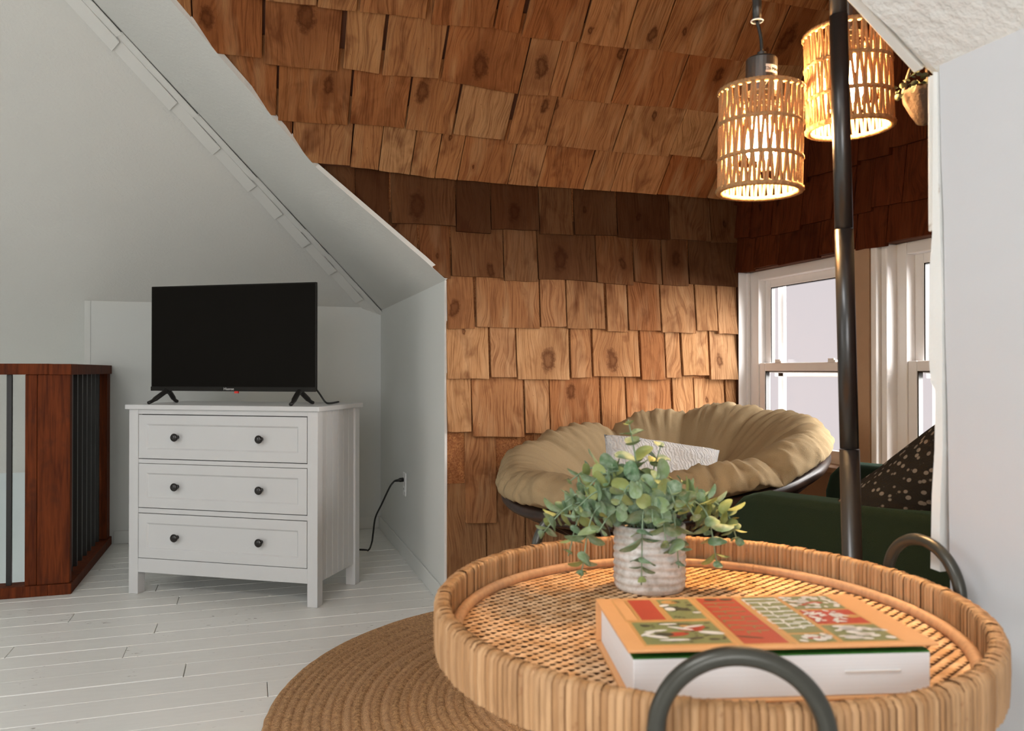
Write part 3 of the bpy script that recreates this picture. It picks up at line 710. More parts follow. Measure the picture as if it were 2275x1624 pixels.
for i in range(8):
    y = .12 + (VB - rc.y - .30) * i / 7
    MB().bx(-.066, -.042, y, y + .024, .054, HT - .054).build('baluster', M_IRON, rt)
bl = onv(20, 1100, rc.y + .04).x - rc.x
for i in range(14):
    x = bl - .165 * i
    if x > -2.55: MB().bx(x - .011, x + .011, .035, .057, .054, HT - .054).build('baluster', M_IRON, rt)

# ------------------------------------------------------------------ dresser
TH = -0.5566; e1 = Vector((math.cos(TH), math.sin(TH), 0)); e2 = Vector((-math.sin(TH), math.cos(TH), 0))
Bc = Vector((.3002, 3.8795, 0)); W, D, H = 1.08, .50, .96
dr = thing('dresser', 'white painted three-drawer dresser with black knobs under the television', 'dresser', Bc - e1 * W / 2 + e2 * D / 2, TH)
X, Y = W / 2, D / 2; ov = .014
MB().bx(-X, X, -Y, Y, H - .024, H).build('top', M_WHITELAC, dr, bevel=.003)
bx, by = X - ov, Y - ov; pw = .054
for sx in (-1, 1):
    for sy in (-1, 1):
        MB().bx(sx * bx, sx * (bx - pw), sy * by, sy * (by - pw), 0, H - .024).build('leg', M_WHITELAC, dr, bevel=.0025)
m = MB().bx(-bx + pw, bx - pw, by - .02, by - .01, .11, H - .024).bx(-bx + pw, bx - pw, -by + .03, by - .03, .115, .125)
m.bx(-bx + pw, bx - pw, -by + .002, -by + .03, .912, H - .024).bx(-bx + pw, bx - pw, -by + .004, -by + .03, .663, .684).bx(-bx + pw, bx - pw, -by + .004, -by + .03, .412, .436)
m.build('frame', M_WHITELAC, dr, bevel=.0015)
MB().bx(-bx + pw, bx - pw, -by + .03, by - .03, .13, H - .03).build('inner_case', M_KNOB, dr)
MB().bx(-bx + pw, bx - pw, -by + .002, -by + .028, .111, .182).build('apron', M_WHITELAC, dr, bevel=.0015)
for sx in (-1, 1):
    n = 6; y0, y1 = -by + pw, by - pw
    for i in range(n):
        a = y0 + (y1 - y0) * i / n; b = y0 + (y1 - y0) * (i + 1) / n
        xx = sx * (bx - .010)
        MB().bx(xx, xx - sx * .012, a + .0012, b - .0012, .111, H - .024).build('side_board', M_WHITELAC, dr, bevel=.002)
    MB().bx(sx * (bx - .020), sx * (bx - .024), y0, y1, .111, H - .024).build('side_back', M_WHITELAC, dr)
for (z0, z1) in ((.688, .908), (.440, .661), (.185, .409)):
    x0, x1 = -bx + pw + .003, bx - pw - .003; f = -by + .001; fr = .046; dpt = .007; s = .008
    def ring(i, y): return [(x0 + i, y, z0 + i), (x1 - i, y, z0 + i), (x1 - i, y, z1 - i), (x0 + i, y, z1 - i)]
    vs = ring(0, f + .02) + ring(0, f) + ring(fr, f) + ring(fr + s, f + dpt) 
    fs = [tuple(range(12, 16))]
    for k in range(3):
        for i in range(4): fs.append((k * 4 + i, k * 4 + (i + 1) % 4, k * 4 + 4 + (i + 1) % 4, k * 4 + 4 + i))
    d_ = MB().add(vs, fs).build('drawer', M_WHITELAC, dr, bevel=.0012)
    for fx in (.236, .737):
        kx = x0 + (x1 - x0) * fx
        prof = [(.001, 0), (.010, 0), (.009, .012), (.014, .018), (.0195, .024), (.0205, .029), (.0175, .034), (.009, .037), (.001, .0375)]
        MB().lathe(prof, 24, (kx, f + dpt, (z0 + z1) / 2), M=Matrix.Rotation(math.pi / 2, 3, 'X')).build('knob', M_KNOB, d_, smooth=True)

# ------------------------------------------------------------------ television
tv = thing('television', 'black flat-screen television standing on the white dresser', 'television', Bc - e1 * .575 + e2 * .16 + UP * H, TH)
tw, z0, z1 = .476, .068, .614
MB().bx(-tw, tw, 0, .016, z0, z1).bx(-tw * .86, tw * .86, .016, .065, z0 + .02, z0 + .30).build('body', M_TVBODY, tv, bevel=.003)
MB().bx(-tw + .006, tw - .006, -.0015, 0, z0 + .022, z1 - .006).build('screen', M_SCREEN, tv)
MB().bx(-tw, tw, -.004, 0, z0 - .002, z0 + .020).build('bottom_bezel', M_TVBODY, tv, bevel=.001)
def text_mesh(txt, size):
    cu = bpy.data.curves.new('t', 'FONT'); cu.body = txt; cu.size = size; cu.align_x = 'CENTER'; cu.extrude = .0003
    ob = bpy.data.objects.new('t', cu); COL.objects.link(ob); dg = bpy.context.evaluated_depsgraph_get(); dg.update()
    me = bpy.data.meshes.new_from_object(ob.evaluated_get(dg)); bpy.data.objects.remove(ob); return me
o = link('logo', text_mesh('Hisense', .019), M_PRINT, tv); o.location = (-.012, -.0045, z0 + .004); o.rotation_euler = (math.pi / 2, 0, 0)
MB().bx(.02, .042, -.005, .004, z0 - .012, z0 - .001).build('sticker', M_RED, tv)
for sx in (-1, 1):
    x = sx * .385; m = MB()
    m.add([(x - .012, y + yy, z) for y, z in ((.0, z0 + .0),) for yy in (0,)] , [])
    m = MB()
    for yend in (-.115, .11):
        path = [(x, .008, z0), (x, .008 + (yend - .008) * .22, z0 - .012), (x + sx * .012, yend * .75, .018), (x + sx * .016, yend, .007)]
        m.tube(bez(path, 12), [.016] * 3 + [.013] * 5 + [.0095] * 5, 8)
    m.build('foot', M_IRON, tv, smooth=True)
MB().tube(bez([(.43, .05, .10), (.46, .06, .06), (.50, .05, .015), (.50, .10, .006), (.46, .28, .006)], 20), .005, 6).build('cable', M_CORD, tv, smooth=True)

# wall outlet and power cord
oy = (vpx(898, 1078, UK)); oz = onu(900, 1078, UK).z
ol = thing('wall_outlet', 'white wall outlet plate low on the grey-white knee wall', 'outlet', (UK, 4.78, .445))
MB().bx(-.007, 0, -.042, .042, -.07, .07).build('plate', M_PLATE, ol, bevel=.003)
for dz in (-.028, .028):
    s_ = MB().bx(-.009, -.006, -.017, .017, dz - .016, dz + .016).build('socket', M_PLATE, ol, bevel=.003)
    MB().bx(-.0096, -.0088, -.008, -.005, dz - .006, dz + .006).bx(-.0096, -.0088, .005, .008, dz - .006, dz + .006).build('slot', M_KNOB, s_)
pc = thing('power_cord', 'black power cord running from the wall outlet down behind the dresser', 'cord', (0, 0, 0))
P0 = Vector((UK - .010, 4.78, .473))
MB().tube([P0, P0 + Vector((-.022, 0, -.002)), P0 + Vector((-.03, 0, -.003)), P0 + Vector((-.055, 0, -.006))], [.013, .013, .009, .006], 10).build('plug', M_CORD, pc, smooth=True)
E2 = onz(799, 1221, .006); E1 = onz(818, 1218, .02)
mid = [P0 + Vector((-.055, 0, -.006)), dep(866, 1082, 4.78), dep(848, 1120, 4.8), dep(834, 1150, 4.82), dep(829, 1185, 4.85), dep(826, 1205, 4.87), Vector((E1.x, E1.y, .008)), Vector((E2.x, E2.y, .006)), Vector((E2.x - .35, E2.y + .12, .006))]
MB().tube(bez(mid, 60), .0055, 8).build('cable', M_CORD, pc, smooth=True)

# ------------------------------------------------------------------ jute rug
RC, RR = Vector((1.259, 2.491, 0)), 1.236
rug = thing('jute_rug', 'round braided brown jute rug on the white floorboards beyond the tray table', 'rug', RC)
MB().lathe([(.001, .001), (RR - .02, .001), (RR - .012, .006), (RR - .02, .011), (.001, .011)], 96).build('backing', M_JUTE, rug)
nr_ = 40; rw = RR / nr_
for i in range(nr_):
    r_ = RR - rw * (i + .5); segs = max(24, int(2 * math.pi * r_ / .022)); segs += segs % 2
    random.seed(900 + i); ph = random.random() * 6
    def fn(a_, j_, r_=r_, segs=segs, ph=ph):
        an = 2 * math.pi * a_ / segs; t_ = j_ / 5; wob = .0022 * noise.noise(Vector((math.cos(an) * 7, math.sin(an) * 7, i * 3.1)))
        zz = .010 + .0065 * math.sin(math.pi * t_) * (1 + .26 * math.sin(an * segs / 2 + ph + (t_ - .5) * 3)) + .0015 * noise.noise(Vector((an * 30, i, 0)))
        rr = r_ - rw * .52 + rw * 1.04 * t_ + wob + (.004 * noise.noise(Vector((an * 26, 4.2, i))) if i == 0 and t_ > .7 else 0)
        return (rr * math.cos(an), rr * math.sin(an), zz if 0 < t_ < 1 else .006)
    MB().grid(fn, segs, 6, True).build('braid', M_JUTE, rug, smooth=True)

# ------------------------------------------------------------------ tray table
TC = Vector((.518, .858, 0)); TA, TB, ZT = .32, .339, .862; ZS = ZT - .047
tt = thing('tray_table', 'round rattan tray table on three bent black tube legs in the foreground', 'table', TC, -YAW)
# local x = right, y = away
def ell(an, da=0): return Vector(((TA + da) * math.cos(an), (TB + da) * math.sin(an), 0))
N = 300
per = [0]; fine_n = 3600
for i in range(fine_n): per.append(per[-1] + (ell(2 * math.pi * (i + 1) / fine_n) - ell(2 * math.pi * i / fine_n)).length)
def an_at(f):
    t_ = f * per[-1]; lo = 0; hi = fine_n
    while hi - lo > 1:
        mi = (lo + hi) // 2
        if per[mi] <= t_: lo = mi
        else: hi = mi
    return 2 * math.pi * (lo + (t_ - per[lo]) / (per[hi] - per[lo])) / fine_n
sw = per[-1] / N
def slat_mesh(wk, hgt):
    # inverted U seen from the end: outer face, rounded top, inner face; x radial (0=outer), y tangential, z up
    prof = [(0, -hgt), (.0012, -.004), (-.003, -.0008), (-.009, 0), (-.0155, -.0012), (-.018, -.005), (-.0175, -hgt + .006)]
    prof = [(0, -.056), (.001, -.030), (.0005, -.006), (-.0035, -.0008), (-.010, .0), (-.0155, -.0014), (-.0175, -.006), (-.0175, -.045)]
    h_ = sw * wk / 2; m = MB(); vs = []; ns = len(prof)
    for (x, z) in prof: vs += [(x - .0012, -h_, z), (x + .0003, -h_ * .45, z), (x + .0003, h_ * .45, z), (x - .0012, h_, z)]
    fs = []
    for i in range(ns - 1):
        for k_ in range(3): fs.append((i * 4 + k_, i * 4 + k_ + 1, i * 4 + k_ + 5, i * 4 + k_ + 4))
    return m.add(vs, fs).mesh('slat')
smeshes = []
for wk in (.93, .97, .88):
    me = slat_mesh(wk, .056)
    for p in me.polygons: p.use_smooth = True
    me.materials.append(M_RATTAN); smeshes.append(me)
random.seed(77)
for i in range(N):
    an = an_at((i + .5 + random.uniform(-.05, .05)) / N); p = ell(an)
    nrm = Vector((math.cos(an) / TA, math.sin(an) / TB, 0)).normalized()
    o = link('rim_slat', random.choice(smeshes), None, tt)
    o.location = p + Vector((0, 0, ZT + random.uniform(-.0012, .0006))) - nrm * random.uniform(0, .0012); o.rotation_euler = (0, 0, math.atan2(nrm.y, nrm.x) + random.uniform(-.02, .02))
# solid core of the rim, inner rattan ring, base board
MB().grid(lambda i, j: tuple(ell(2 * math.pi * i / 96, (-.003, -.003, -.0145, -.0145, -.003)[j]) + Vector((0, 0, (ZT - .054, ZT - .004, ZT - .004, ZT - .054, ZT - .054)[j]))), 96, 5, True).build('rim_core', M_WEAVEBASE, tt)
MB().tube([ell(2 * math.pi * i / 120, -.026) + Vector((0, 0, ZS + .0075)) for i in range(120)], .0075, 8, True).build('inner_ring', M_RATTAN2, tt, smooth=True)
MB().grid(lambda i, j: tuple(ell(2 * math.pi * i / 96, 0) * (0.0 if j in (0, 3) else .965) + Vector((0, 0, (ZS - .0005, ZS - .0005, ZS - .012, ZS - .012)[j]))), 96, 4, True).build('base_board', M_WEAVEBASE, tt)
wv = MB(); random.seed(8); pitch, plen = .0058, .0200
ang = R_(6); ca, sa = math.cos(ang), math.sin(ang); row = 0; q = -.36
while q < .36:
    p_ = -.37 + ((row * .382) % 1) * plen
    while p_ < .36:
        L = plen * .97; cx, cy = p_ + L / 2, q; X_, Y_ = cx * ca - cy * sa, cx * sa + cy * ca
        if (X_ / (TA - .022)) ** 2 + (Y_ / (TB - .022)) ** 2 < 1:
            h_ = pitch * .58; hh = .0026 * random.uniform(.8, 1.2); vs = []
            for t_, z_ in ((-.5, -.0004), (-.3, hh * .85), (0, hh), (.3, hh * .85), (.5, -.0004)):
                for s_ in (-1, 1):
                    lx_, ly_ = cx + t_ * L, cy + s_ * h_ * .94
                    vs.append((lx_ * ca - ly_ * sa, lx_ * sa + ly_ * ca, ZS + z_))
            wv.add(vs, [(0, 1, 3, 2), (2, 3, 5, 4), (4, 5, 7, 6), (6, 7, 9, 8)])
        p_ += plen
    q += pitch; row += 1
tag(wv.build('weave', M_WEAVE, tt, smooth=True), kind='stuff')
# three bent-tube legs whose tops stand up as handles
for (hx, hy) in ((-.045, -.345), (.322, .085), (-.127, .318)):
    hp = Vector((hx, hy, 0)); an = math.atan2(hy / TB, hx / TA); p = ell(an, .0095); tn = Vector((-TA * math.sin(an), TB * math.cos(an), 0)).normalized(); nrm = Vector((tn.y, -tn.x, 0))
    hw, zt_ = .066, ZT + .044; path = []
    for s_ in (-1,):
        path.append(p + tn * (-hw * .9) + nrm * .03 + Vector((0, 0, .012))); path.append(p - tn * hw + nrm * .008 + Vector((0, 0, ZT * .5))); path.append(p - tn * hw + Vector((0, 0, ZT - .06)))
    for k_ in range(11):
        a_ = math.pi * (1 - k_ / 10); path.append(p + tn * (math.cos(a_) * hw) + Vector((0, 0, zt_ - hw * .95 + math.sin(a_) * hw * .95)))
    path += [p + tn * hw + Vector((0, 0, ZT - .06)), p + tn * hw + nrm * .008 + Vector((0, 0, ZT * .5)), p + tn * hw * .9 + nrm * .03 + Vector((0, 0, .012))]
    lift = Vector((0, 0, -.003)); 
    path[0] += lift; path[-1] += lift
    MB().tube(bez(path, 96), .0078, 10).build('leg', M_GUNMETAL, tt, smooth=True)

# ------------------------------------------------------------------ book
ZBK = ZS + .0535
cs = [onz(x, y, ZBK) for x, y in ((1313, 1332), (1880, 1318), (2095, 1435), (1408, 1448))]
bc = sum(cs, Vector()) / 4; bd = ((cs[1] - cs[0]) + (cs[2] - cs[3])).normalized(); bw = ((cs[1] - cs[0]).length + (cs[2] - cs[3]).length) / 2; bh = ((cs[0] - cs[3]).length + (cs[1] - cs[2]).length) / 2
bk = thing('book', 'thick illustrated hardcover book with ochre, red and green cover on the tray', 'book', (bc.x, bc.y, ZS + .0030), math.atan2(bd.y, bd.x))
T_ = .0505; hx, hy = bw / 2, bh / 2
MB().bx(-hx, hx, -hy, hy, 0, .003).build('back_cover', M_BORANGE, bk, bevel=.001)
MB().bx(-hx + .006, hx - .006, -hy + .005, hy - .004, .003, T_ - .0085).build('pages', M_PAGES, bk, bevel=.001)
MB().bx(-hx + .006, hx - .006, -hy + .006, hy - .004, T_ - .0085, T_ - .007).build('endpaper', M_ENDGREEN, bk)
MB().bx(-hx, hx, hy - .003, hy, .003, T_ - .003).build('spine', M_BORANGE, bk, bevel=.001)
fc = MB().bx(-hx, hx, -2 * hy, 0, -.003, 0).build('front_cover', M_BORANGE, bk, bevel=.001)
fc.location = (0, hy, T_); fc.rotation_euler = (R_(-.7), 0, 0)
MB().bx(.06, .115, -hy + .0035, -hy + .03, T_ * .5, T_ * .5 + .0012).build('bookmark', M_BWHITE, bk)
# printed cover panels: s left-right 0..1, t far-near 0..1
def pn(name, mat, s0, s1, t0, t1, lift):
    return MB().bx(-hx + 2 * hx * s0, -hx + 2 * hx * s1, -2 * hy * t1, -2 * hy * t0, 0, lift).build(name, mat, fc)
for (s0, s1, t0, t1) in ((.055, .105, .05, .50), (.06, .355, .05, .94), (.36, .545, .03, .96), (.55, .70, .03, .96), (.70, .90, .03, .96)): pn('gold_frame', M_BGOLD, s0, s1, t0, t1, .0002)
for (mat, s0, s1, t0, t1) in ((M_BORANGE, .06, .10, .06, .48), (M_BRED, .115, .20, .06, .48), (M_BGREEN, .225, .345, .06, .48), (M_BGREEN, .07, .345, .53, .92), (M_BRED, .38, .525, .05, .94), (M_BGREEN, .56, .685, .05, .78), (M_BGREEN, .56, .685, .81, .94), (M_BGREEN, .705, .89, .05, .33), (M_BRED, .705, .89, .36, .63), (M_BGREEN, .705, .89, .66, .94)):
    pn('print_panel', mat, s0, s1, t0, t1, .0004)
random.seed(12)
def blobs(name, mat, regs, lift=.0006):
    m = MB()
    for (s, t_, rs_, rt_, an) in regs:
        cx, cy = -hx + 2 * hx * s, -2 * hy * t_; n_ = 10; vs = [(cx + math.cos(an) * (rs_ * math.cos(2 * math.pi * k_ / n_)) - math.sin(an) * rt_ * math.sin(2 * math.pi * k_ / n_), cy + math.sin(an) * rs_ * math.cos(2 * math.pi * k_ / n_) + math.cos(an) * rt_ * math.sin(2 * math.pi * k_ / n_), lift) for k_ in range(n_)]
        m.add(vs, [tuple(range(n_))])
    return tag(m.build(name, mat, fc), kind='stuff')
U_ = random.uniform
white = [(U_(.71, .885), U_(.07, .31), U_(.002, .006), U_(.002, .004), U_(0, 3)) for _ in range(46)] + [(U_(.715, .84), U_(.38, .60), U_(.003, .008), U_(.0015, .003), U_(0, 3)) for _ in range(26)] + [(U_(.72, .88), U_(.69, .92), U_(.004, .011), U_(.002, .005), U_(-.6, .6)) for _ in range(22)] + [(U_(.57, .68), U_(.83, .93), U_(.003, .006), U_(.002, .004), U_(0, 3)) for _ in range(12)]
white += [(.13, .70, .013, .003, .2), (.12, .80, .012, .004, -.4), (.10, .74, .012, .003, .7), (.17, .86, .016, .003, 0), (.22, .66, .014, .003, -.5), (.27, .63, .012, .0025, .3), (.31, .75, .013, .005, -.3), (.245, .28, .006, .007, 0), (.235, .20, .007, .004, .6), (.33, .36, .005, .003, 0), (.19, .58, .010, .0025, 0)]
blobs('white_print', M_BWHITE, white, .0008)
blobs('red_print', M_BRED, [(.19, .76, .014, .006, .2), (.25, .68, .013, .006, -.2), (.28, .64, .009, .007, 0), (.80, .20, .012, .004, 0), (.75, .24, .006, .003, 0), (.63, .875, .009, .005, 0), (.82, .56, .008, .004, .5)], .0006)
blobs('dark_print', M_BDARK, [(.275, .27, .016, .006, -.5), (.15, .76, .010, .006, 0), (.21, .58, .018, .003, -.1), (.24, .84, .010, .003, .3), (.43, .09, .008, .004, 0), (.49, .09, .008, .004, 0), (.29, .12, .005, .003, 0), (.33, .2, .004, .003, 0), (.11, .60, .005, .004, 0), (.30, .86, .006, .003, 0), (.42, .84, .014, .002, -.3)] + [(U_(.08, .34), U_(.55, .9), .002, .0015, 0) for _ in range(26)] + [(U_(.23, .34), U_(.08, .46), .002, .0015, 0) for _ in range(14)], .0007)
blobs('gold_figure_print', M_BGOLD, [(.265, .13, .010, .007, 0), (.86, .50, .010, .006, 0), (.74, .17, .008, .005, 0), (.24, .62, .005, .004, 0)], .0007)
lt = MB(); ld = MB()
for (s, w_) in ((.575, 3), (.62, 4), (.655, 2)):
    t_ = .10
    while t_ < .72:
        k_ = random.randint(0, 3); x, y = -hx + 2 * hx * s, -2 * hy * t_
        lt.bx(x - .008, x + .008, y - .0008, y + .0008, .0004, .0009)
        if k_ % 2: lt.bx(x - .008, x - .0064, y - .009, y, .0004, .0009)
        if k_ > 1: lt.bx(x + .0064, x + .008, y - .007, y, .0004, .0009)
        t_ += random.uniform(.07, .1)
for s in (.41, .45, .49):
    t_ = .16
    while t_ < .8:
        x, y = -hx + 2 * hx * s, -2 * hy * t_; ld.bx(x - .006, x + .006, y - .0007, y + .0007, .0004, .0008)
        if random.random() < .5: ld.bx(x - .006, x - .0046, y - .007, y, .0004, .0008)
        t_ += random.uniform(.08, .11)
tag(lt.build('white_lettering', M_BWHITE, fc), kind='stuff'); tag(ld.build('dark_lettering', M_BGREEN, fc), kind='stuff')

# ------------------------------------------------------------------ potted eucalyptus
pf = onz(1443, 1325, ZS + .003); rp = .0515
pdir = Vector((pf.x, pf.y, 0)).normalized(); pcn = Vector((pf.x, pf.y, ZS + .003)) + pdir * rp
pl = thing('potted_eucalyptus', 'bushy grey-green eucalyptus in a ridged off-white pot on the tray', 'plant', pcn, -YAW)
PH = .092; prof = []
for i in range(41):
    z = PH * i / 40; prof.append((rp - .0005, z))
def potfn(r, z, a, i):
    if r < rp - .01: return r, z
    ph = z * 600 + 1.0 * math.sin(2 * a + .6 + z * 30) + .45 * math.sin(5 * a + 1 - z * 40)
    k_ = min(1, z / .006) * min(1, (PH - z) / .008) if z < PH else 0
    return r + .0030 * (abs(math.sin(ph / 2)) - .5) * k_ - .002 * (1 - min(1, z / .01)), z
inner = [(rp - .004, PH + .001), (rp - .006, PH - .001), (rp - .007, PH - .012)]
MB().lathe([(.002, 0), (rp - .008, 0)] + prof + inner + [(.002, PH - .012)], 72, fn=lambda r, z, a, i: potfn(r, z, a, i) if 2 <= i <= 42 else (r, z)).build('pot', M_POT, pl, smooth=True)
MB().lathe([(.001, PH - .014), (rp - .0075, PH - .011), (.001, PH - .008)], 32).build('soil', M_SOIL, pl)
def leaf_mesh(name, L, Wd, cup):
    m = MB(); n_ = 14; vs = [(0, 0, 0)]
    rings = 3
    for r_ in range(1, rings + 1):
        for k_ in range(n_):
            a = 2 * math.pi * k_ / n_; f = r_ / rings
            x = L / 2 + f * L / 2 * math.cos(a); y = f * Wd / 2 * math.sin(a); z = cup * ((2 * y / Wd) ** 2 + .4 * (x / L - .5) ** 2) - .10 * x * x / L
            vs.append((x, y, z))
    vs[0] = (L / 2, 0, -.10 * L / 4)
    fs = [(0, 1 + k_, 1 + (k_ + 1) % n_) for k_ in range(n_)]
    for r_ in range(rings - 1):
        for k_ in range(n_): a = 1 + r_ * n_ + k_; b = 1 + r_ * n_ + (k_ + 1) % n_; fs.append((a, a + n_, b + n_, b))
    me = m.add(vs, fs).mesh(name)
    for p in me.polygons: p.use_smooth = True
    me.materials.append(M_LEAF); return me
LM = [leaf_mesh('leaf', .025, .024, .003), leaf_mesh('leaf', .028, .023, .004), leaf_mesh('leaf', .022, .022, .002), leaf_mesh('leaf', .026, .018, .004)]
inv = Matrix.Rotation(YAW, 3, 'Z')
def local(P): return inv @ (P - pcn)
pd = (pcn - EYE).dot(FD)
# tips read off the photo: pixel and offset towards (-) / away (+) from the viewer
tips = [(1396, 932, .0, 1), (1470, 985, .01, 1), (1200, 1190, -.01, 0), (1215, 1160, .03, 0), (1290, 1285, -.055, 0), (1262, 1235, -.03, 0), (1425, 1300, -.075, 0), (1508, 1262, -.06, 0),
        (1595, 1262, -.03, 0), (1640, 1205, .01, 0), (1632, 1170, .03, 0), (1575, 1130, .05, 0), (1330, 1040, .03, 1), (1262, 1072, .02, 0), (1360, 1030, -.02, 1), (1280, 1130, -.05, 0), (1375, 1120, -.07, 0),
        (1460, 1060, -.05, 1), (1520, 1070, .03, 1), (1545, 1150, -.055, 0), (1330, 1180, -.07, 0), (1450, 1160, -.085, 0), (1300, 1090, -.03, 0), (1500, 1120, -.07, 0), (1420, 1020, .04, 1), (1250, 1120, .0, 0), (1400, 1085, -.05, 1), (1570, 1185, .02, 0), (1480, 1210, -.085, 0), (1345, 1100, .05, 0)]
random.seed(3)
for ti, (tx, ty, dd, upr) in enumerate(tips):
    tip = local(dep(tx, ty, pd + dd)); root_ = Vector((tip.x * .12 + random.uniform(-.012, .012), tip.y * .2 + random.uniform(-.012, .012), PH - .012))
    hz_ = Vector((tip.x, tip.y, 0)); apex = max(tip.z + (.0 if upr else .03), PH + (.035 if not upr else .02))
    if upr: mids = [root_ * .75 + tip * .25 + Vector((random.uniform(-.008, .008), 0, .01)), root_ * .4 + tip * .6 + Vector((random.uniform(-.012, .012), 0, .006))]
    else:
        mids = [Vector((tip.x * .35, tip.y * .4, PH + (apex - PH) * .85)), Vector((tip.x * .72, tip.y * .75, max(apex - .008, tip.z + .012)))]
        if tip.z < PH - .02: mids[1] = Vector((tip.x * .82, tip.y * .82, PH + .022)); mids[0] = Vector((tip.x * .4, tip.y * .42, PH + .035))
    path = bez([root_] + mids + [tip], 24)
    MB().tube(path, [.0016 - .0007 * i / len(path) for i in range(len(path))], 5).build('stem', M_STEM, pl, smooth=True)
    ln = 0; acc = [0]
    for i in range(1, len(path)): acc.append(acc[-1] + (path[i] - path[i - 1]).length)
    stepl = .0175; pos = acc[-1]; k_ = 0
    while pos > .018:
        i = max(j_ for j_ in range(len(acc)) if acc[j_] <= pos + 1e-9); i = min(i, len(path) - 2)
        P = path[i]; tg = (path[i + 1] - path[i]).normalized()
        a0 = tg.cross(Vector((0, 0, 1)) if abs(tg.z) < .85 else Vector((1, 0, 0))).normalized(); b0 = tg.cross(a0)
        an = (k_ % 2) * math.pi / 2 + random.uniform(-.45, .45); szf = .55 + .5 * min(1, (acc[-1] - pos) / .045)
        for sgn in (1, -1):
            out = (a0 * math.cos(an) + b0 * math.sin(an)) * sgn
            dirv = (out * .86 + tg * random.uniform(.15, .6)).normalized()
            nv = (tg - dirv * tg.dot(dirv)).normalized(); nv = (nv + Vector((random.uniform(-.3, .3), random.uniform(-.5, .1), random.uniform(0, .4)))); nv = (nv - dirv * nv.dot(dirv)).normalized()
            yv = nv.cross(dirv)
            o = link('leaf', random.choice(LM), None, pl)
            M = Matrix((dirv, yv, nv)).transposed().to_4x4(); sc_ = szf * random.uniform(.98, 1.28); M = M @ Matrix.Scale(sc_, 4); M.translation = P; o.matrix_local = M
        pos -= stepl * random.uniform(.85, 1.2); k_ += 1

# ------------------------------------------------------------------ papasan chair
PC, PN, PR = Vector((1.625, 2.985, .722)), Vector((-.188, -.048, .98)).normalized(), .648
pap = thing('papasan_chair', 'dark rattan papasan chair with round tan cushion in the shingled corner', 'chair', (PC.x, PC.y, 0))
az = PN; ax_ = (RT - az * RT.dot(az)).normalized(); ay_ = az.cross(ax_)
MP = Matrix((ax_, ay_, az)).transposed()
def pw_(x, y, z): return MP @ Vector((x, y, z)) + Vector((0, 0, PC.z))
MB().tube([pw_(PR * math.cos(2 * math.pi * i / 72), PR * math.sin(2 * math.pi * i / 72), 0) for i in range(72)], .027, 10, True).build('rim_pole', M_DRATTAN, pap, smooth=True)
MB().tube([pw_((PR - .045) * math.cos(2 * math.pi * i / 72), (PR - .045) * math.sin(2 * math.pi * i / 72), -.045) for i in range(72)], .016, 8, True).build('lower_rim_pole', M_DRATTAN, pap, smooth=True)
def bowl(r): return -.30 * (1 - (r / PR) ** 2)
for k_ in range(14):
    a = math.pi * k_ / 14
    MB().tube([pw_(r * math.cos(a), r * math.sin(a), bowl(abs(r)) - .01) for r in [PR * (-1 + 2 * i / 24) * .985 for i in range(25)]], .011, 6).build('bowl_rib', M_DRATTAN, pap, smooth=True)
MB().tube([(.43 * math.cos(2 * math.pi * i / 48), .43 * math.sin(2 * math.pi * i / 48), .043) for i in range(48)], .024, 8, True).build('base_ring', M_DRATTAN, pap, smooth=True)
up_r = .36; zr_ = .36
MB().tube([pw_(up_r * math.cos(2 * math.pi * i / 48), up_r * math.sin(2 * math.pi * i / 48), bowl(up_r) - .045) for i in range(48)], .022, 8, True).build('upper_base_ring', M_DRATTAN, pap, smooth=True)
for k_ in range(8):
    a = 2 * math.pi * k_ / 8 + .2; a2 = a + .5
    MB().tube([(.43 * math.cos(a), .43 * math.sin(a), .043), pw_(up_r * math.cos(a2), up_r * math.sin(a2), bowl(up_r) - .045)], .017, 8).build('base_strut', M_DRATTAN, pap, smooth=True)
for (x_, y_) in ((1190, 1128), (1815, 1042)):
    pass
# cushion
cprof = [(0.0, -.165), (.10, -.150), (.20, -.118), (.29, -.072), (.37, -.022), (.43, .025), (.485, .066), (.54, .095), (.59, .109), (.635, .103), (.668, .078), (.684, .045), (.68, .018), (.64, .02), (.58, -.012), (.50, -.075), (.35, -.17), (.2, -.24), (.05, -.262)]
from bisect import bisect
def interp(t):
    n_ = len(cprof) - 1; i = min(int(t * n_), n_ - 1); f = t * n_ - i
    p0 = cprof[max(i - 1, 0)]; p1 = cprof[i]; p2 = cprof[i + 1]; p3 = cprof[min(i + 2, n_)]
    return tuple(.5 * (2 * p1[k_] + (p2[k_] - p0[k_]) * f + (2 * p0[k_] - 5 * p1[k_] + 4 * p2[k_] - p3[k_]) * f * f + (3 * p1[k_] - p0[k_] - 3 * p2[k_] + p3[k_]) * f ** 3) for k_ in (0, 1))
seams = [R_(a) for a in (66, 101, 140, 182, 228, 300, 345, 28)]
sdep = [.9, 1.3, .35, .25, .2, .75, .5, .4]
NA, NP = 300, 90
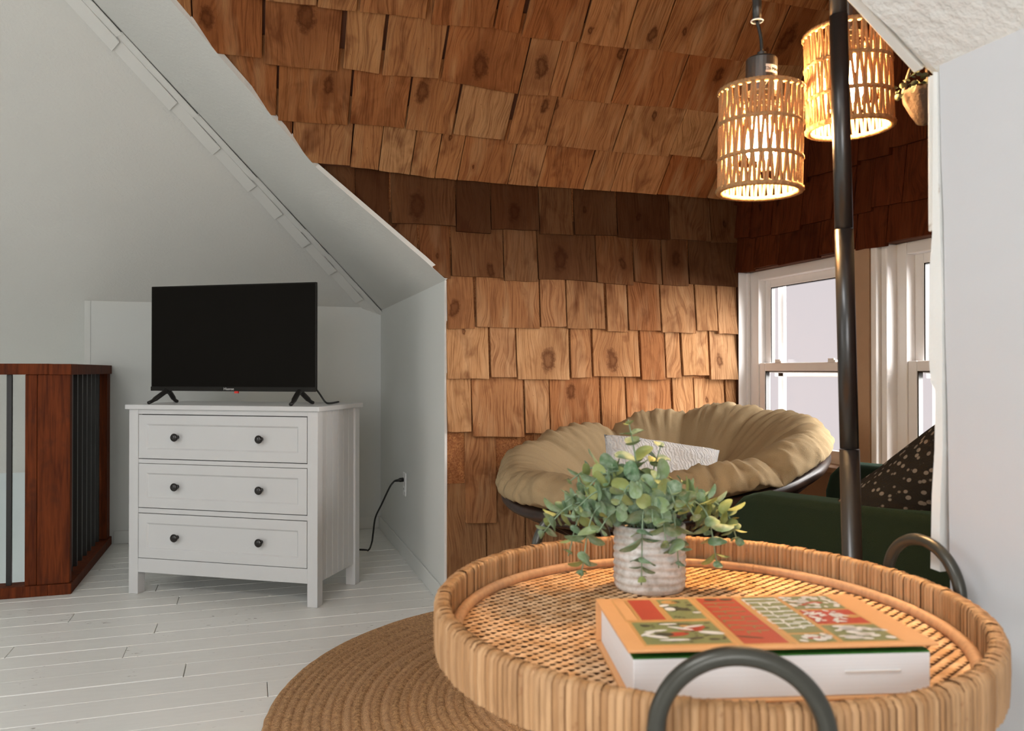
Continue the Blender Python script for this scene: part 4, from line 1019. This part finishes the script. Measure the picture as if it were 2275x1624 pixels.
def cfn(i, j):
    a = 2 * math.pi * i / NA; t = j / (NP - 1); r, z = interp(t); outer = min(1, max(0, (r - .18) / .3))
    ds, sk_ = min((abs((a - s_ + math.pi) % (2 * math.pi) - math.pi), k_) for s_, k_ in zip(seams, sdep))
    dep_ = math.exp(-(ds / .055) ** 2) * (.55 + .45 * math.exp(-((r - .42) / .12) ** 2)) + .35 * math.exp(-(ds / .16) ** 2)
    top = 1 if t < .68 else 0
    puff = -.050 * sk_ * dep_ * outer * (1 if t < .74 else 0)
    # button pits
    pit = 0
    for s_ in seams:
        px_, py_ = .33 * math.cos(s_), .33 * math.sin(s_); d2 = (r * math.cos(a) - px_) ** 2 + (r * math.sin(a) - py_) ** 2; pit += math.exp(-d2 / .0034)
    z += puff * .8 - .042 * pit * top
    rr = r + puff * .55 * (r / .7)
    wr = noise.noise(Vector((a * 15, t * 3.2, 1.7))) * .016 * outer + abs(noise.noise(Vector((a * 30 + t * 6, t * 5.5, 5.1)))) * .022 * outer * (1 if r > .46 else .3)
    nz_ = noise.noise(Vector((math.cos(a) * 2.2, math.sin(a) * 2.2, t * 3))) * .018
    return tuple(pw_((rr + wr * .7) * math.cos(a), (rr + wr * .7) * math.sin(a), z + .02 + (wr + nz_) * top))
MB().grid(cfn, NA, NP, True).build('cushion', M_TAN, pap, smooth=True)

def pillow(name, mat, parent, wd, ht, th, M, loc, n_=34, wr=.004, seed=0):
    m = MB()
    def pf_(sg):
        def g(i, j):
            x, y = -1 + 2 * i / (n_ - 1), -1 + 2 * j / (n_ - 1)
            e = (1 - x ** 4) * (1 - y ** 4); e = max(0, e) ** .55
            pin = 1 - .06 * (1 - abs(x) ** 2) * abs(y) ** 3; piny = 1 - .07 * (1 - abs(y) ** 2) * abs(x) ** 3
            zz = sg * th / 2 * e + wr * noise.noise(Vector((x * 3 + seed, y * 3, sg))) * e * 3
            return tuple(M @ Vector((x * wd / 2 * piny, y * ht / 2 * pin, zz)))
        return g
    m.grid(pf_(1), n_, n_); m.grid(pf_(-1), n_, n_)
    o = m.build(name, mat, parent, smooth=True); bm = bmesh.new(); bm.from_mesh(o.data); bmesh.ops.remove_doubles(bm, verts=bm.verts[:], dist=.0005); bmesh.ops.recalc_face_normals(bm, faces=bm.faces[:]); bm.to_mesh(o.data); bm.free()
    for p in o.data.polygons: p.use_smooth = True
    o.location = loc
    return o
def axes(x, y):
    x = Vector(x).normalized(); y = Vector(y); y = (y - x * y.dot(x)).normalized(); return Matrix((x, y, x.cross(y))).transposed()
wp = pillow('throw_pillow', M_MOIRE, None, .46, .26, .13, axes(RT * .97 - UP * .13 - FW * .05, UP * .80 + FW * .58 + RT * .10), dep(1468, 1046, 3.08))
tag(wp, 'white throw pillow with wavy woven pattern leaning in the papasan cushion', 'pillow')

# ------------------------------------------------------------------ green armchair
cf = Vector((1.633, 2.154, 0)); cdv = Vector((-.552, .834, 0)).normalized(); rz_c = math.atan2(-.552, -.834)
ac = thing('green_armchair', 'dark green velvet armchair with rounded arms below the windows', 'armchair', cf - cdv * .37 + Vector((0, 0, .018)), rz_c)
aw, ad, ah = .49, .37, .785
def rounded_arm(x0, x1, m):
    prof = [(-ad, .14), (-ad, ah - .10), (-ad + .015, ah - .045), (-ad + .045, ah - .012), (-ad + .09, ah), (ad * .3, ah - .008), (ad, ah - .02), (ad, .14)]
    n_ = len(prof); vs = [(x0, y, z) for y, z in prof] + [(x1, y, z) for y, z in prof]
    m.add(vs, [tuple(range(n_))[::-1], tuple(range(n_, 2 * n_))] + [(i, (i + 1) % n_, n_ + (i + 1) % n_, n_ + i) for i in range(n_)]); return m
for sx in (-1, 1):
    rounded_arm(sx * aw, sx * (aw - .115), MB()).build('arm', M_GREEN, ac, bevel=.022, seg=4, smooth=True)
MB().bx(-aw + .02, aw - .02, ad - .15, ad, .14, 1.0).build('backrest', M_GREEN, ac, bevel=.05, seg=4, smooth=True)
MB().bx(-aw + .117, aw - .117, -ad + .01, ad - .152, .20, .36).build('seat_frame', M_GREEN, ac, bevel=.01)
MB().bx(-aw + .119, aw - .119, -ad, ad - .154, .362, .52).build('seat_cushion', M_GREEN, ac, bevel=.04, seg=4, smooth=True)
for sx in (-1, 1):
    for sy in (-1, 1):
        MB().tube([(sx * (aw - .07), sy * (ad - .07), .16), (sx * (aw - .05), sy * (ad - .05), .001)], [.024, .014], 10).build('leg', M_DRATTAN, ac, smooth=True)
kp = pillow('knit_cushion', M_KNIT, None, .50, .46, .20, axes(Vector((.834, .552, .0)) * .5 + Vector((.552, -.834, 0)) * .35 - UP * .55, UP * .75 + Vector((.552, -.834, 0)) * .45), dep(2128, 1150, 2.02), seed=4)
tag(kp, 'black and grey flecked knit cushion leaning in the green armchair', 'cushion')

# ------------------------------------------------------------------ floor lamp with hanging rope shades
LD = 1.5
pt, pb = dep(1862, 0, 1.35), dep(1893, 1235, 1.35)
lean = (pt - pb) / (pt.z - pb.z); P_at = lambda z: pb + lean * (z - pb.z)
bs = P_at(0); fl_ = thing('floor_lamp', 'tall black pole floor lamp with two lit hanging rope-woven shades', 'floor lamp', (bs.x, bs.y, 0))
LO = Vector((bs.x, bs.y, 0)); lp = lambda p: Vector(p) - LO
MB().lathe([(.001, 0), (.15, 0), (.152, .008), (.145, .018), (.03, .024), (.024, .05), (.001, .05)], 40).build('base', M_BLACKMETAL, fl_, smooth=True)
ztop = 2.12
zc = [.02, onpl(1893, 998, (0, P_at(1).y, 0), (0, 1, 0)).z, onpl(1876, 510, (0, P_at(1).y, 0), (0, 1, 0)).z, onpl(1865, 35, (0, P_at(1).y, 0), (0, 1, 0)).z, ztop]
for i in range(4):
    r_ = (.0162, .0153, .0147, .0140)[i]
    MB().tube([lp(P_at(zc[i] + .0015)), lp(P_at((zc[i] + zc[i + 1]) / 2)), lp(P_at(zc[i + 1]))], r_, 24).build('pole_section', M_BLACKMETAL, fl_, smooth=True)
def shade(cx_top, cy_top, cx_bot, cy_bot, tube_y, lab):
    A, B = dep(cx_top, cy_top, LD), dep(cx_bot, cy_bot, LD); axv = (A - B); Hs = axv.length; axv.normalize(); r_ = .0745
    x_ = (RT - axv * RT.dot(axv)).normalized(); y_ = axv.cross(x_); M3 = Matrix((x_, y_, axv)).transposed()
    def W_(x, y, z): return lp(B + M3 @ Vector((x, y, z)))
    m = MB()
    levels = [0, .31, .66, 1.0]
    rg = MB()
    for f in levels:
        rr = r_ * (1.0 if f in (0, 1) else 1.0)
        n_ = 160; base = [W_((rr + .0016 * math.sin(k_ * math.pi * .8)) * math.cos(2 * math.pi * k_ / n_), rr * math.sin(2 * math.pi * k_ / n_) + .0016 * math.sin(k_ * math.pi * .8) * math.sin(2 * math.pi * k_ / n_), f * Hs) for k_ in range(n_)]
        rg.tube(base, .0052 if f in (0, 1) else .0042, 7, True)
    sh = rg.build('pendant_shade', M_ROPE, fl_, smooth=True)
    st = MB(); ns = 30
    for t_ in range(3):
        z0_, z1_ = levels[t_] * Hs, levels[t_ + 1] * Hs; ph = random.random() * 6
        for k_ in range(ns):
            for (da, db) in ((-.36, -.08), (.36, .08)):
                if t_ % 2: da, db = db, da
                a0 = 2 * math.pi * (k_ + da * .95 + random.uniform(-.05, .05)) / ns + ph; a1 = 2 * math.pi * (k_ + db * .95 + random.uniform(-.05, .05)) / ns + ph
                ps = []
                for q_ in range(7):
                    f = q_ / 6; a = a0 + (a1 - a0) * f; z = z0_ + (z1_ - z0_) * f
                    ps.append(W_(r_ * math.cos(a), r_ * math.sin(a), z))
                st.tube(ps, .0032, 5, caps=False)
    tag(st.build('rope_strands', M_ROPE, sh, smooth=True), kind='stuff')
    wf = MB()
    for k_ in range(3):
        a = 2 * math.pi * k_ / 3 + .4; wf.tube([W_(.02 * math.cos(a), .02 * math.sin(a), Hs + .001), W_(r_ * math.cos(a), r_ * math.sin(a), Hs)], .0016, 6)
    for z_ in (.035, .025, .015):
        wf.tube([W_(.034 * math.cos(2 * math.pi * k_ / 30), .034 * math.sin(2 * math.pi * k_ / 30), Hs - z_) for k_ in range(30)], .0014, 5, True)
    wf.build('shade_spider', M_BLACKMETAL, sh)
    sk = MB(); prof = [(.001, -.045), (.020, -.045), (.020, -.002), (.029, -.002), (.029, .060), (.0265, .063), (.009, .064), (.0085, .075), (.001, .075)]
    sk.lathe([(a, b) for a, b in prof], 28, M=M3, c=W_(0, 0, Hs)).build('lamp_socket', M_BLACKMETAL, sh, smooth=False)
    bprof = [(.001, -.128), (.012, -.1265), (.022, -.120), (.028, -.109), (.030, -.098), (.027, -.084), (.020, -.070), (.0145, -.058), (.013, -.046), (.001, -.046)]
    MB().lathe(bprof, 24, M=M3, c=W_(0, 0, Hs)).build('bulb', M_BULB, sh, smooth=True)
    top = B + axv * (Hs + .073)
    return sh, top, M3, W_, Hs
random.seed(9)
sh1, top1, M31, W1, H1 = shade(1691, 205, 1687, 424, 45, 0)
sh2, top2, M32, W2, H2 = shade(1881, 76, 1888, 284, 0, 1)
# paper tag on the front socket
tg = MB(); n_ = 8
for k_ in range(n_):
    a0, a1 = -1.62 + .95 * k_ / n_, -1.62 + .95 * (k_ + 1) / n_; r_ = .0296
    tg.add([W1(r_ * math.cos(a0), r_ * math.sin(a0), H1 + .028), W1(r_ * math.cos(a1), r_ * math.sin(a1), H1 + .028), W1(r_ * math.cos(a1), r_ * math.sin(a1), H1 + .043), W1(r_ * math.cos(a0), r_ * math.sin(a0), H1 + .043)], [(0, 1, 2, 3)])
tgo = tg.build('paper_tag', M_TAGPAPER, sh1)
tme = text_mesh('E26 MAX', .0082)
for vtx in tme.vertices:
    a = -1.145 + vtx.co.x / .0299; p = W1((.0299 + vtx.co.z) * math.cos(a), (.0299 + vtx.co.z) * math.sin(a), H1 + .0320 + vtx.co.y); vtx.co = p
link('tag_print', tme, M_KNOB, sh1)
ptop = P_at(ztop)
for (tp, drop_y, hang, px_) in ((top1, 47, True, 1682), (top2, 40, False, 1900)):
    j_ = dep(px_, drop_y, LD); a_top = Vector((j_.x, j_.y, max(j_.z + .12, ptop.z - .04)))
    MB().tube(bez([lp(ptop - Vector((0, 0, .03))), lp(ptop * .75 + a_top * .25 + Vector((0, 0, .05))), lp(ptop * .25 + a_top * .75 + Vector((0, 0, .06))), lp(a_top - Vector((0, 0, .03))), lp(j_)], 40), .0085, 12).build('lamp_arm', M_BLACKMETAL, fl_, smooth=True)
    MB().tube(bez([lp(j_), lp(j_ * .5 + tp * .5 + Vector((.003, 0, 0))), lp(tp)], 16), .0032, 8).build('lamp_cord', M_CORD, fl_, smooth=True)
    MB().tube([lp(j_) + Vector((.011 * math.cos(2 * math.pi * k_ / 24), .011 * math.sin(2 * math.pi * k_ / 24), 0)) for k_ in range(24)], .0014, 6, True).build('cord_ring', M_PLATE, fl_, smooth=True)

# ------------------------------------------------------------------ crocheted hanging planter by the opening
hp = onv(2052, 205, 1.16); hpl = thing('hanging_planter', 'small crocheted rope planter with trailing greenery hanging beside the opening', 'planter', hp)
bp_ = [(.001, -.062), (.012, -.058), (.022, -.040), (.033, -.018), (.036, -.004), (.034, .004), (.028, .004), (.001, -.01)]
MB().lathe(bp_, 36, fn=lambda r, z, a, i: (r * (1 + .06 * math.sin(14 * a + i * 1.57)), z)).build('basket', M_COTTON, hpl, smooth=True)
for k_ in range(3):
    a = 2 * math.pi * k_ / 3 + 2.6
    MB().tube([(.033 * math.cos(a), .033 * math.sin(a), .0), (.030 * math.cos(a), .030 * math.sin(a), .022), (.004 * math.cos(a), .004 * math.sin(a), .10)], [.0055, .0035, .002], 6).build('rope', M_COTTON, hpl, smooth=True)
random.seed(17); M_DLEAF = plain('dark_trailing_leaf', (.075, .085, .045), .7)
LS = leaf_mesh('leaf', .014, .012, .002); LS.materials.clear(); LS.materials.append(M_DLEAF)
MB().tube([(0, 0, .098), (0, 0, .50)], .0018, 6).build('rope', M_COTTON, hpl)
for k_ in range(26):
    a = random.uniform(2.2, 4.6); r_ = random.uniform(.012, .052)
    o = link('leaf', LS, None, hpl); o.location = (r_ * math.cos(a), r_ * math.sin(a), random.uniform(-.012, .030) - (r_ - .03) * .5); o.rotation_euler = (random.uniform(-1, 1), random.uniform(-1, 1), random.uniform(0, 6))

# ------------------------------------------------------------------ what the pieces of the setting are
SET = {'floor': ('white painted wooden floorboards with worn chips', 'floor'), 'floor_lower': ('floor at the bottom of the stairwell', 'floor'),
 'wall_back': ('low white back wall behind the dresser and television', 'wall'), 'wall_back_return': ('white return wall beside the stairwell', 'wall'),
 'baseboard_back': ('white baseboard along the back wall', 'baseboard'), 'wall_right': ('grey-white knee wall with the outlet, left of the shingles', 'wall'),
 'baseboard_right': ('white baseboard along the knee wall', 'baseboard'), 'wall_front_right': ('plain white wall at the right edge of the photo', 'wall'),
 'wall_stair': ('pale wall of the stairwell behind the iron balusters', 'wall'), 'wall_stair_near': ('stairwell side below the floor edge', 'wall'),
 'wall_left': ('white left wall of the attic room', 'wall'), 'wall_front': ('white wall behind the photographer', 'wall'),
 'window_1': ('white double-hung window next to the shingled corner', 'window'), 'window_2': ('white double-hung window half hidden by the right wall', 'window'),
 'window_3': ('wide window in the wall behind the photographer', 'window'), 'window_4': ('wide window in the left wall', 'window'), 'added_skylight': ('added skylight in the flat ceiling, put there for top light', 'window'),
 'ceiling': ('flat white plaster ceiling above the room', 'ceiling'), 'ceiling_right': ('white sloped ceiling with torn edge beside the shingles', 'ceiling'),
 'ceiling_back': ('white textured sloped ceiling above the television', 'ceiling'), 'ceiling_near': ('rough white plaster slope at the top right corner', 'ceiling'),
 'ceiling_alcove': ('sloping ceiling covered in red-brown wood shingles', 'ceiling'), 'ceiling_alcove_near': ('near slope of the alcove ceiling in dark wood', 'ceiling'),
 'wall_alcove': ('wall covered in brown wood shingles behind the papasan chair', 'wall'), 'wall_alcove_near': ('near side wall of the alcove in dark wood', 'wall'),
 'wall_window': ('dark shingled wall above the two windows', 'wall'), 'trim_1': ('thin plaster edge where knee wall meets shingles', 'trim'),
 'trim_2': ('overlapping white trim strips along the ceiling valley', 'trim'), 'trim_3': ('tan post between the two windows', 'trim'),
 'trim_4': ('white casing strip at the left of the far right window', 'trim'), 'trim_5': ('white casing strip between shingles and first window', 'trim'),
 'trim_6': ('tan sill and apron board under the windows', 'trim'), 'trim_7': ('ragged white painted strip at the edge of the right wall', 'trim'),
 'trim_8': ('short white board beside the hanging planter', 'trim'), 'trim_9': ('raw brown edge along the right wall', 'trim'),
 'trim_10': ('white board along the lower edge of the top right slope', 'trim'), 'trim_11': ('narrow white strip along the top right slope', 'trim')}
for o in COL.objects:
    if o.parent is None and o.get('kind') == 'structure' and o.name in SET: tag(o, *SET[o.name])

# ------------------------------------------------------------------ survey units -> metres
for o in list(COL.objects):
    if o.parent is None and o.type not in ('CAMERA', 'LIGHT'):
        o.location *= S; o.scale = o.scale * S
